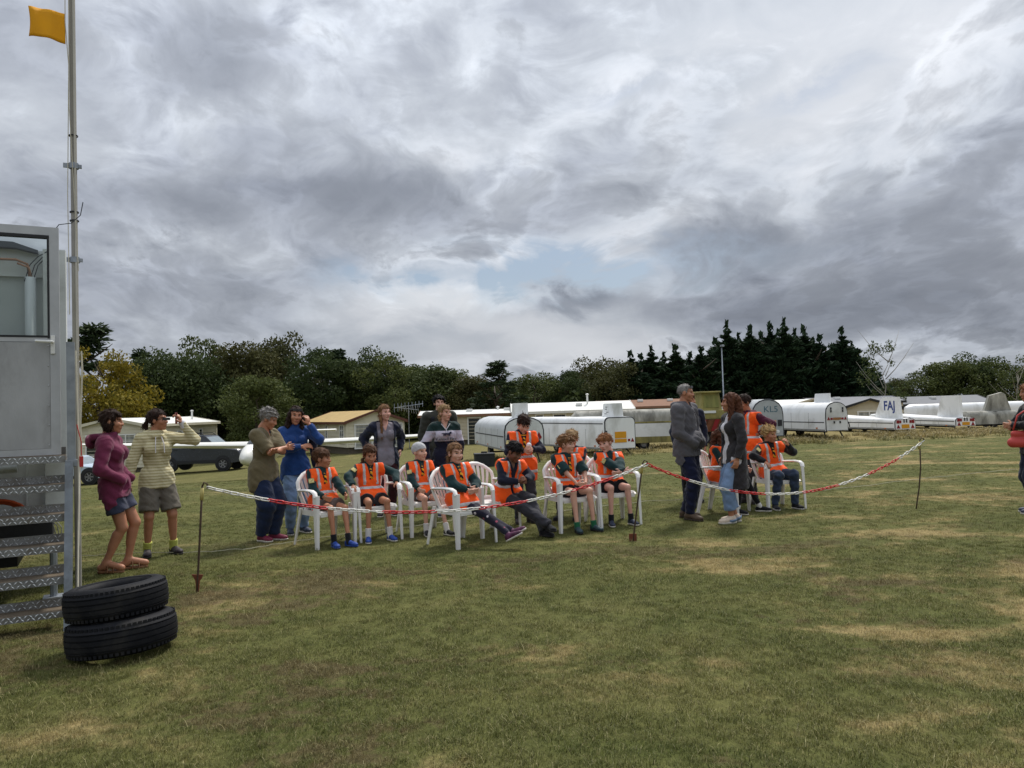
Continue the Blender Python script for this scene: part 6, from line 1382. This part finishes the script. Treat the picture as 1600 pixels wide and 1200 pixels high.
# ---------------- standing adults at left
p = P(g2(180, 893), R(74), 1.655, 'person in a purple hooded jacket, denim shorts and sandals', 'tan', 'f', 'dark_brown', 'bob', lean=-.07, head=(.12, .05, 0), girth=1.0, wrists={1: (.15, .12, .92), -1: (-.15, .12, .92)}, elbows={1: (.7, -.9, -.1), -1: (-.7, -.9, -.1)}, ankles={1: (.07, .10, .10), -1: (-.07, -.07, .10)}, knees={1: (0, 1, 0), -1: (0, 1, 0)}, hands=(None, None), bare=True)
H = p.H; p.top(PURPLE, .020, .055, 1, .015, True, 0, 'jacket', .005, .03, extra=[RC(p.tw(-.05, -.075, .325), p.tw(.05, -.075, .325), .045, .045), EL(p.tw(0, -.105, .30), A(.09, .05, .075), p.TM()), RC(p.neck + p.Fd * .02, p.neck + p.Fd * .025 + p.U * .03, .062, .060), EL(p.tw(0, .06, .02), A(.12, .06, .10), p.TM())], ends=-.06); p.trousers(DEN_D, .008, .03, 0, .62, 'shorts'); sandals(p)
p = P(g2(247, 867), R(12), 1.655, 'person in a yellow striped hoodie and sunglasses holding a phone to one ear', 'tan', 'f', 'dark_brown', 'pony', head=(.95, -.02, 0), girth=1.0, wrists={1: (.235, .17, 1.475), -1: (-.30, .06, .82)}, elbows={1: (.9, .3, -.9), -1: (-.8, -.4, 0)}, ankles={1: (.16, .02, .08), -1: (-.11, .0, .08)}, hands=((.9, (-.45, .1, .9), (-.8, -.3, 0)), .7))
HOODY = cloth('striped_hoodie_cloth', (206, 198, 162), .08, fn=stripes_fn)
p.top(HOODY, .018, .05, 1, .011, True, 0, 'hoodie', .004, .03, extra=[RC(p.tw(-.055, -.05, .325), p.tw(.055, -.05, .325), .04, .04), RC(p.tw(-.05, .0, .322), p.tw(-.02, .055, .30), .026, .022), RC(p.tw(.05, .0, .322), p.tw(.02, .055, .30), .026, .022)])
for sg in (-1, 1): MB().tube([p.tw(sg * .018, .066, .298), p.tw(sg * .026, .098, .25), p.tw(sg * .028, .104, .19)], .005, 5).build('drawstring', WHITET, p.o)
p.trousers(GREYSH, .008, .034, 0, .88, 'shorts'); p.socks(SOCKY, .085); p.shoes(DARKSH, SOLEK); glasses(p)
MB().box(tuple(p.wr[1] + A(-.06, -.0, .055)), (.012, .07, .13), bev=.004).build('phone', mat('red_phone_case', (120, 30, 34), .4), p.o)
MB().box(tuple(p.wr[-1] + A(-.0, -.05, -.10)), (.02, .075, .13), bev=.006).build('wallet', blackt, p.o)
extra_part(p, 'cuff', [RC(p.wr[1] - nrm(p.wr[1] - p.el[1]) * .055, p.wr[1], .041, .038)], WHITET)
p = P(g2(414, 845), R(52), 1.64, 'person with curly grey hair, khaki polo shirt and folded arms', 'tan', 'f', 'grey', 'curly', lean=.05, head=(.35, .42, 0), girth=1.18, wrists={1: (-.10, .27, 1.10), -1: (.11, .25, 1.13)}, elbows={1: (.9, .15, -.7), -1: (-.9, .15, -.7)}, ankles={1: (.06, .08, .08), -1: (-.06, .0, .08)}, hands=((.4, (-1, -.1, .1)), (.4, (1, -.1, .0))))
p.top(KHAKI, .020, .06, .92, .016, True, .05, 'polo_shirt', .004, .03); extra_part(p, 'collar', [RC(p.neck - p.U * .02 + p.L * x * .05 - p.Fd * .02, p.neck - p.U * .03 + p.Fd * .05 + p.L * x * .035, .036, .026) for x in (-1, 1)] + [RC(p.neck - p.L * .05 - p.Fd * .03, p.neck + p.L * .05 - p.Fd * .03, .036, .036)], NAVYJ)
p.trousers(NAVYT, .012, .062, .042, 1.0, 'trousers', amp=.004); p.shoes(MAROSH)
p = P(g2(464, 833), R(14), 1.655, 'person in a blue sweater and light jeans with a hand raised to the cheek', 'tan', 'f', 'dark_brown', 'wavy', head=(-.05, .04, .12), girth=1.0, wrists={1: (.13, .21, 1.40), -1: (.02, .24, 1.12)}, elbows={1: (.6, .5, -.9), -1: (-.9, .1, -.6)}, ankles={1: (.09, -.02, .08), -1: (-.09, .03, .08)}, hands=((.7, (-.25, -.15, 1), (-.5, -.8, 0)), (.5, (.9, .1, .1))))
p.top(BLUES, .019, .05, 1, .013, True, .0, 'sweater', .005, .03); p.trousers(DEN_L, .010, .032, .03, 1.0, 'jeans', amp=.006); p.shoes(NAVYSH); glasses(p, True)
extra_part(p, 'jacket', [RC(p.tw(.135, -.03, .30), p.tw(.165, -.02, .02), .05, .055, 1.3, p.Fd), RC(p.tw(.135, -.03, .30), p.tw(.05, -.075, .29), .05, .04)], NAVYJ, .009, .02, amp=.004)
# ---------------- standing behind the chairs
q = colX(604, 11.4)
p = P(q, R(10), 1.66, 'person in a grey top and open navy jacket with a long braid', 'pink', 'f', 'light_brown', 'braid', head=(.35, -.02, 0), girth=1.05, wrists={1: (.24, -.06, .95), -1: (-.24, -.06, .95)})
p.top(GREYT, .014, .06, 0, .0, False, .07, 'vest_top', .0035, .02); p.trousers(MAROON, .02, .026, .022, 1.0); p.shoes(DARKSH)
p.top(NAVYJ, .030, .05, 1, .018, True, 0, 'jacket', .006, .03, open_=.125, extra=[RC(p.tw(-.06, -.05, .31), p.tw(.06, -.05, .31), .045, .045)])
q = colX(698, 11.2)
p = P(q, R(12), 1.63, 'girl in a green, white and navy half-zip sweatshirt standing behind the children', 'fair', 'f', 'dark_blond', 'sleek', head=(.45, .04, 0), wrists={1: (.20, .06, .80), -1: (-.27, .06, .83)}, elbows={1: (.8, -.6, 0), -1: (-.9, -.5, 0)})
RUG = cloth('striped_sweatshirt_cloth', (186, 180, 194), .06, fn=rugby_fn)
sw_ = p.top(RUG, .026, .06, 1, .017, True, .06, 'sweatshirt', .005, .03); p.trousers(DEN_M, .018, .022, .02, 1.0, 'jeans'); p.shoes(NAVYSH)
INK = mat('navy_print', (34, 34, 58), .8)
text_mesh('Kennell Fire', .062, 'lettering', INK, sw_, (-.01, -.160, 1.115), (math.pi / 2 - .05, 0, 0))
dg = MB(); dg.box((0, -.160, 1.19), (.10, .006, .026)).box((.055, -.160, 1.205), (.03, .006, .03)); dg.box((-.06, -.160, 1.20), (.03, .006, .008))
for x in (-.04, -.02, .03, .045): dg.box((x, -.160, 1.172), (.010, .006, .022))
dg.build('dog_emblem', INK, sw_); MB().tube([p.tw(-.04, .062, .315), p.tw(0, .075, .262), p.tw(0, .082, .235)], .006, 5).tube([p.tw(.04, .062, .315), p.tw(0, .075, .262)], .006, 5).build('zip', WHITET, sw_)
q = colX(690, 12.3)
p = P(q, R(18), 1.81, 'man with curly black hair and a backpack standing behind the sweatshirt girl', 'fair', 'm', 'black', 'curly', head=(-.1, .0, 0)); p.top(OLIVEJ, .024, .06, 1, .018, name='shirt'); p.trousers(CHAR); p.shoes(DARKSH)
bp_ = extra_part(p, 'backpack', [EL(p.tw(0.02, -.135, .20), A(.17, .10, .25), p.TM()), EL(p.tw(0.02, -.17, .12), A(.13, .08, .12), p.TM())], PACK, .012, .03); extra_part(p, 'strap', [RC(p.tw(sg * .075, .045, .27), p.tw(sg * .08, .055, .12), .03, .03, 2, p.Fd) for sg in (1, -1)] + [RC(p.tw(sg * .075, .045, .27), p.tw(sg * .07, -.08, .30), .03, .03) for sg in (1, -1)], PACK, .009, .02, parent=bp_)
q = g2(819, 817)
p = P(q, R(18), 1.47, 'boy in an orange vest standing with bowed head behind the chairs', 'fair', 'k', 'dark_brown', 'fringe', head=(.1, .62, 0), lean=.04, wrists={1: (.06, .24, .99), -1: (-.05, .24, .97)}, elbows={1: (.9, -.3, -.4), -1: (-.9, -.3, -.4)}, hands=((.8, (-.6, .6, .2)), (.8, (.6, .6, .2))), group='children in orange vests standing', girth=1.05)
p.top(NAVYS, .016, .05, 1, .014); p.necker(); p.vest(hem=.12); p.badge(-1); p.trousers(CHAR, .016, .02, .02); p.shoes(DARKSH, SOLEK)
extra_part(p, 'white_cup', [RC(p.tw(.01, .165, .165), p.tw(.01, .165, .21), .03, .034)], WHITET)
# ---------------- seated row
def sit(px, py, hdeg, label, H, hair, style, skin='fair', off=(0, 0), chair=True, clabel=None, **kw):
    g = gp(px, py); h = R(hdeg)
    if chair: place_chair(g.x, g.y, h, clabel)
    fwd = Vector((math.sin(h), -math.cos(h), 0)); lf = Vector((math.cos(h), math.sin(h), 0)); loc = g + fwd * off[0] + lf * off[1]
    H *= .93; kw.setdefault('seat', .475); kw.setdefault('girth', 1.06); kw.setdefault('lean', -.12); kw.setdefault('stool', .08)
    if 'wrists' in kw: kw['wrists'] = {s: (w[0], w[1] - .03, w[2] - (.03 if w[2] < .9 else 0)) for s, w in kw['wrists'].items()}
    return P(loc, h, H, label, skin, 'k', hair, style, group=GS, **kw)
p = sit(512, 850, 44, 'boy with short brown hair and blue trainers in the leftmost white chair', 1.36, 'brown', 'fringe', 'tan', clabel='white plastic armchair at the left end, under the boy with blue trainers', head=(.75, .05, 0), wrists={1: (.15, .20, .60), -1: (-.12, .16, .60)}, ankles={1: (.06, .36, .068), -1: (-.09, .30, .068)}, hands=((.5, (-.3, .9, -.3)), (.5, (.3, .9, -.3))))
p.top(GREEN, .018, .05, 1, .016); p.necker(); p.vest(hem=.07); p.badge(-1); p.trousers(TAUPE, .018, .028, 0, .72, 'shorts'); p.socks(SOCKK, .085); p.shoes(BLUESH, BLUESH)
p = sit(583, 841, 25, 'girl with hair tied back looking down, in the second white chair from the left', 1.42, 'brown', 'bunches', 'tan', clabel='white plastic armchair second from the left, under the girl looking down', head=(.1, .35, 0), wrists={1: (.27, .17, .70), -1: (-.27, .20, .70)}, elbows={1: (.9, -.4, .1), -1: (-.9, -.4, .1)}, ankles={1: (.13, .30, .068), -1: (-.13, .28, .068)}, hands=((.7, (.1, .8, -.5), (0, 0, -1)), (.7, (-.1, .8, -.5), (0, 0, -1))))
p.top(GREEN, .018, .05, 1, .018); p.necker(); p.vest(hem=.09); p.badge(-1); p.trousers(SHORTK, .018, .028, 0, .66, 'shorts'); p.socks(SOCKW, .10); p.shoes(BLUESH, SOLEW)
p = sit(664, 832, 30, 'child in a pale grey beanie in the third white chair from the left', 1.38, 'dark_blond', None, clabel='white plastic armchair third from the left, under the child in the beanie', head=(.35, -.02, 0), wrists={1: (.14, .20, .62), -1: (-.14, .18, .60)}, ankles={1: (.12, .40, .068), -1: (-.10, .28, .068)}, hands=((.5, (-.2, .9, -.3)), (.5, (.2, .9, -.3))))
p.beanie(cloth('grey_beanie_cloth', (178, 178, 180))); p.top(GREEN, .018, .05, 1, .016); p.necker(); p.vest(hem=.07); p.badge(-1); p.trousers(TAUPE, .018, .028, 0, .55, 'shorts'); p.socks(SOCKW, .09); p.shoes(BLACKC, SOLEW)
p = sit(722, 849, 45, 'girl in patterned leggings with outstretched feet, in the nearest chair', 1.46, 'light_brown', 'sleek', clabel='white plastic armchair nearest the camera, under the girl in leggings', head=(-.12, .05, .05), lean=-.22, twist=-.15, stool=.0, wrists={1: (.05, .20, .64), -1: (.0, .19, .64)}, elbows={1: (.9, -.1, -.4), -1: (-.9, -.1, -.4)}, ankles={1: (.06, .70, .16), -1: (.17, .76, .15)}, knees={1: (0, .5, 1), -1: (0, .5, 1)}, toes={1: (.35, .8, .45), -1: (.35, .75, .5)}, hands=((.5, (-.8, .5, -.1)), (.5, (.9, .4, -.1))))
p.top(GREEN, .018, .05, 1, .022); p.necker(); p.vest(hem=.10); p.trousers(LEGG, .012, .010, .010, 1.0, 'leggings', amp=.002); p.shoes(PINKSH, SOLEW)
p = sit(764, 833, 38, 'dark-haired boy in charcoal trousers leaning forward with his legs stretched out', 1.48, 'black', 'fringe', 'brown', off=(.20, .17), clabel='white fan-backed armchair behind the dark-haired leaning boy', head=(.15, .55, 0), lean=.30, girth=1.08, stool=.06, wrists={1: (.03, .33, .70), -1: (-.05, .30, .68)}, elbows={1: (.9, -.3, -.2), -1: (-.9, -.35, -.2)}, ankles={1: (.10, .52, .075), -1: (.14, .80, .075)}, hands=((.9, (-.7, .5, .2)), (.9, (.8, .5, .0))))
p.top(NAVYS, .018, .05, 1, .018, True, .07); p.vest(hem=.06, v=.2, open_=.02); p.trousers(CHAR, .022, .03, .03, 1.0, 'trousers', amp=.006); p.shoes(BLACKC, SOLEK)
p = sit(893, 826, 24, 'brown-haired boy with green socks sitting sideways in a white chair', 1.50, 'light_brown', 'floppy', clabel='white plastic armchair under the boy with green socks', head=(.55, .0, 0), wrists={1: (.12, .22, .60), -1: (.0, .22, .60)}, elbows={1: (.9, -.5, -.1), -1: (-.9, -.5, -.1)}, ankles={1: (.14, .32, .072), -1: (-.10, .34, .072)}, hands=((.5, (-.8, .5, -.1)), (.5, (.8, .4, -.1))), lean=-.02)
p.top(GREEN, .018, .05, .95, .018); p.necker(); p.vest(hem=.05, open_=.0); p.badge(-1); p.trousers(SHORTK, .02, .032, 0, .62, 'shorts'); p.socks(SOCKG, .06); p.shoes(TEALSH, SOLEK)
p = P(colX(897, 10.7), R(-22), 1.42, 'fair-haired boy seen between two seated boys, looking down', 'fair', 'k', 'dark_blond', 'floppy', seat=.50, lean=.06, head=(.2, .28, 0), group=GS, stool=.05, ankles={1: (.12, .3, .07), -1: (-.1, .3, .07)}, wrists={1: (.12, .3, .62), -1: (-.12, .3, .62)})
c_ = colX(893, 10.75); place_chair(c_.x, c_.y, R(-22), 'white plastic armchair hidden behind the boy with green socks')
p.top(NAVYS, .018, .05, 1, .018); p.necker(); p.vest(hem=.07); p.trousers(BLACKC, .016, .02, .02); p.shoes(BLACKC, SOLEK)
p = sit(957, 817, 14, 'ginger-haired boy with head turned aside, in the white chair by the middle rod', 1.47, 'ginger', 'floppy', 'pink', clabel='white plastic armchair by the middle rod, under the ginger-haired boy', head=(-.85, .18, -.25), lean=.02, side=.0, girth=1.14, wrists={1: (.02, .32, .70), -1: (.12, .29, .69)}, elbows={1: (.9, -.1, -.2), -1: (-.9, -.1, -.2)}, ankles={1: (.15, .27, .072), -1: (-.12, .27, .072)}, hands=((.5, (-.9, .3, -.1)), (.5, (.9, .2, .0))))
p.top(GREEN, .020, .05, 1, .022); p.necker(False); p.vest(hem=.05); p.badge(-1); p.trousers(BLACKC, .02, .032, 0, .66, 'shorts'); p.socks(SOCKK, .08); p.shoes(NAVYSH, SOLEW)
# ---------------- right-hand group
p = P(g2(1077, 811), R(66), 1.83, 'tall grey-haired man in a grey hoodie', 'tan', 'm', 'grey', 'crop', lean=-.02, head=(.25, .06, 0), girth=1.1, wrists={1: (.12, .17, 1.00), -1: (-.12, .17, 1.00)}, elbows={1: (.8, -.7, -.1), -1: (-.8, -.8, -.1)}, ankles={1: (.10, -.10, .088), -1: (-.10, .05, .088)}, hands=(None, None))
p.top(HOOD, .026, .05, 1, .018, True, .03, 'hoodie', .004, .03, extra=[RC(p.tw(-.05, -.055, .32), p.tw(.05, -.055, .32), .05, .05), RC(p.tw(-.05, -.03, .325), p.tw(-.032, .05, .29), .032, .026), RC(p.tw(.05, -.03, .325), p.tw(.032, .05, .29), .032, .026), EL(p.tw(0, .085, .055), A(.17, .07, .13), p.TM())], ends=-.06)
p.trousers(cloth('navy_jersey', (24, 28, 52)), .012, .028, .028, 1.0, amp=.006); p.shoes(BROWNB, mat('boot_sole', (58, 48, 40), .8)); glasses(p, True)
for sg in (-1, 1): MB().tube([p.tw(sg * .016, .083, .265), p.tw(sg * .02, .105, .22), p.tw(sg * .022, .112, .17)], .005, 5).build('drawstring', HOOD, p.o)
q = colX(1081, 11.9)
p = P(q, R(15), 1.72, 'person in dark clothes mostly hidden behind the grey hoodie man', 'tan', 'f', 'brown', 'short', head=(.7, 0, 0), group=None); p.top(NAVYJ, .024, .06, 1, .018, name='jacket'); p.trousers(BLACKC); p.shoes(BLACKC, SOLEK)
p = P(g2(1150, 816), R(-66), 1.66, 'woman with long brown hair in a long charcoal cardigan and cropped jeans', 'tan', 'f', 'long_brown', 'long', head=(-.35, .0, 0), lean=-.01, girth=1.0, wrists={1: (.23, .05, .82), -1: (-.24, .03, .82)}, elbows={1: (.7, -.8, 0), -1: (-.8, -.7, 0)}, ankles={1: (.05, .08, .08), -1: (-.05, -.02, .08)}, hands=(.6, .5))
p.top(WHITET, .012, .06, 0, .008, False, .05, 'tee_shirt', .003, .02); p.trousers(DEN_L, .012, .030, .045, 1.09, 'jeans', amp=.003); p.shoes(BEIGES)
skirt_ = [RC(p.tw(sg * .055, -.012, .06), p.tw(sg * .07, -.016, -.24), .10, .115, 1.15, p.Fd) for sg in (1, -1)] + [RC(p.tw(0, -.06, .06), p.tw(0, -.07, -.21), .08, .095, 1.2, p.Fd)]
def cutc(X, C, D): return np.maximum(D, -.245 * p.H - C[..., 2])
p.top(CARD, .020, .30, 1, .014, True, 0, 'cardigan', .005, .0, extra=skirt_, open_=.055, fn=cutc)
q = colX(1172, 11.6)
p = P(q, R(-38), 1.645, 'boy in a plum sweater and orange vest standing with a hand on his hip', 'tan', 'k', 'dark_brown', 'short', head=(-.3, .25, 0), girth=1.12, wrists={1: (.20, -.02, 1.04), -1: (-.2, .2, 1.0)}, elbows={1: (1, -.35, -.1), -1: (-.9, -.4, -.2)}, group='children in orange vests standing', headk=1.04)
p.top(PLUM, .018, .05, 1, .014, True, .0, 'hoodie', .005, extra=[RC(p.tw(-.05, -.05, .32), p.tw(.05, -.05, .32), .042, .042)]); p.necker(); p.vest(hem=.10, g=.042); p.trousers(CHAR, .008); p.shoes(DARKSH, SOLEK)
p = sit(1132, 801, 58, 'long-haired girl in black leggings and black canvas shoes half hidden behind the woman', 1.50, 'long_brown', 'long', clabel='white plastic armchair half hidden behind the man and woman', head=(.2, .1, 0), lean=.12, wrists={1: (.12, .3, .64), -1: (-.12, .28, .64)}, ankles={1: (.24, .42, .072), -1: (-.14, .22, .072)})
p.top(GREEN, .018, .05, 1, .018); p.vest(hem=.07); p.trousers(BLACKC, .010, .010, .010, 1.05, 'leggings'); p.socks(SOCKW, .06); p.shoes(BLACKC, SOLEW)
p = sit(1214, 793, 12, 'blond curly-haired boy in jeans resting his chin on a hand, in the rightmost chair', 1.50, 'blond', 'curly', 'tan', clabel='white plastic armchair at the right end, under the blond boy', head=(.35, .10, -.05), lean=.02, side=-.10, wrists={1: (.10, .22, .90), -1: (-.26, .22, .70)}, elbows={1: (1, .1, -.8), -1: (-.9, -.4, .1)}, ankles={1: (.14, .24, .072), -1: (-.16, .22, .072)}, hands=((.8, (-.5, .1, .8), (-.6, -.6, 0)), (.6, (.2, .8, -.5), (0, 0, -1))))
p.top(BLACKC, .020, .05, 1, .020); p.necker(); p.vest(hem=.10, open_=.0); p.badge(-1); p.trousers(denim('dark_jeans', (50, 62, 82)), .02, .028, .026, 1.0, 'jeans', amp=.006); p.shoes(BLACKC, SOLEW)
# ---------------- woman cut off by the right edge
p = P(g2(1622, 802), R(-70), 1.68, 'person in black with a red shoulder bag, cut off by the right edge', 'tan', 'f', 'ginger', 'bob', head=(-.1, .08, 0), girth=1.12, wrists={1: (.1, .27, 1.12), -1: (-.02, .26, 1.10)}, elbows={1: (.9, -.1, -.5), -1: (-.9, -.1, -.5)}, ankles={1: (.06, .04, .08), -1: (-.06, .0, .08)})
p.top(BLACKC, .022, .06, 1, .018, True, 0, 'sweater', .005, .03); p.trousers(denim('dark_navy_jeans', (34, 40, 60)), .014, .014, .010, 1.06, 'jeans'); p.shoes(NAVYSH)
bg_ = empty('shoulder_bag', p.loc, p.h, 'red leather shoulder bag carried by the person at the right edge', 'bag'); b0 = p.tw(.12, .12, .06)
def bagpost(X, D): return D
part('bag_body', sdf([RC(b0 + A(.0, -.11, -.04), b0 + A(0, .12, -.04), .062, .062), RC(b0 + A(.0, -.09, .07), b0 + A(0, .10, .07), .04, .04)], .009, .05), REDBAG, bg_); MB().tube([b0 + A(0, -.1, .12), b0 + A(.02, -.05, .3), p.sh[1] + A(-.0, 0, .085), b0 + A(-.02, .1, .3), b0 + A(0, .1, .12)], .011, 6).build('bag_strap', REDBAG, bg_, 180)
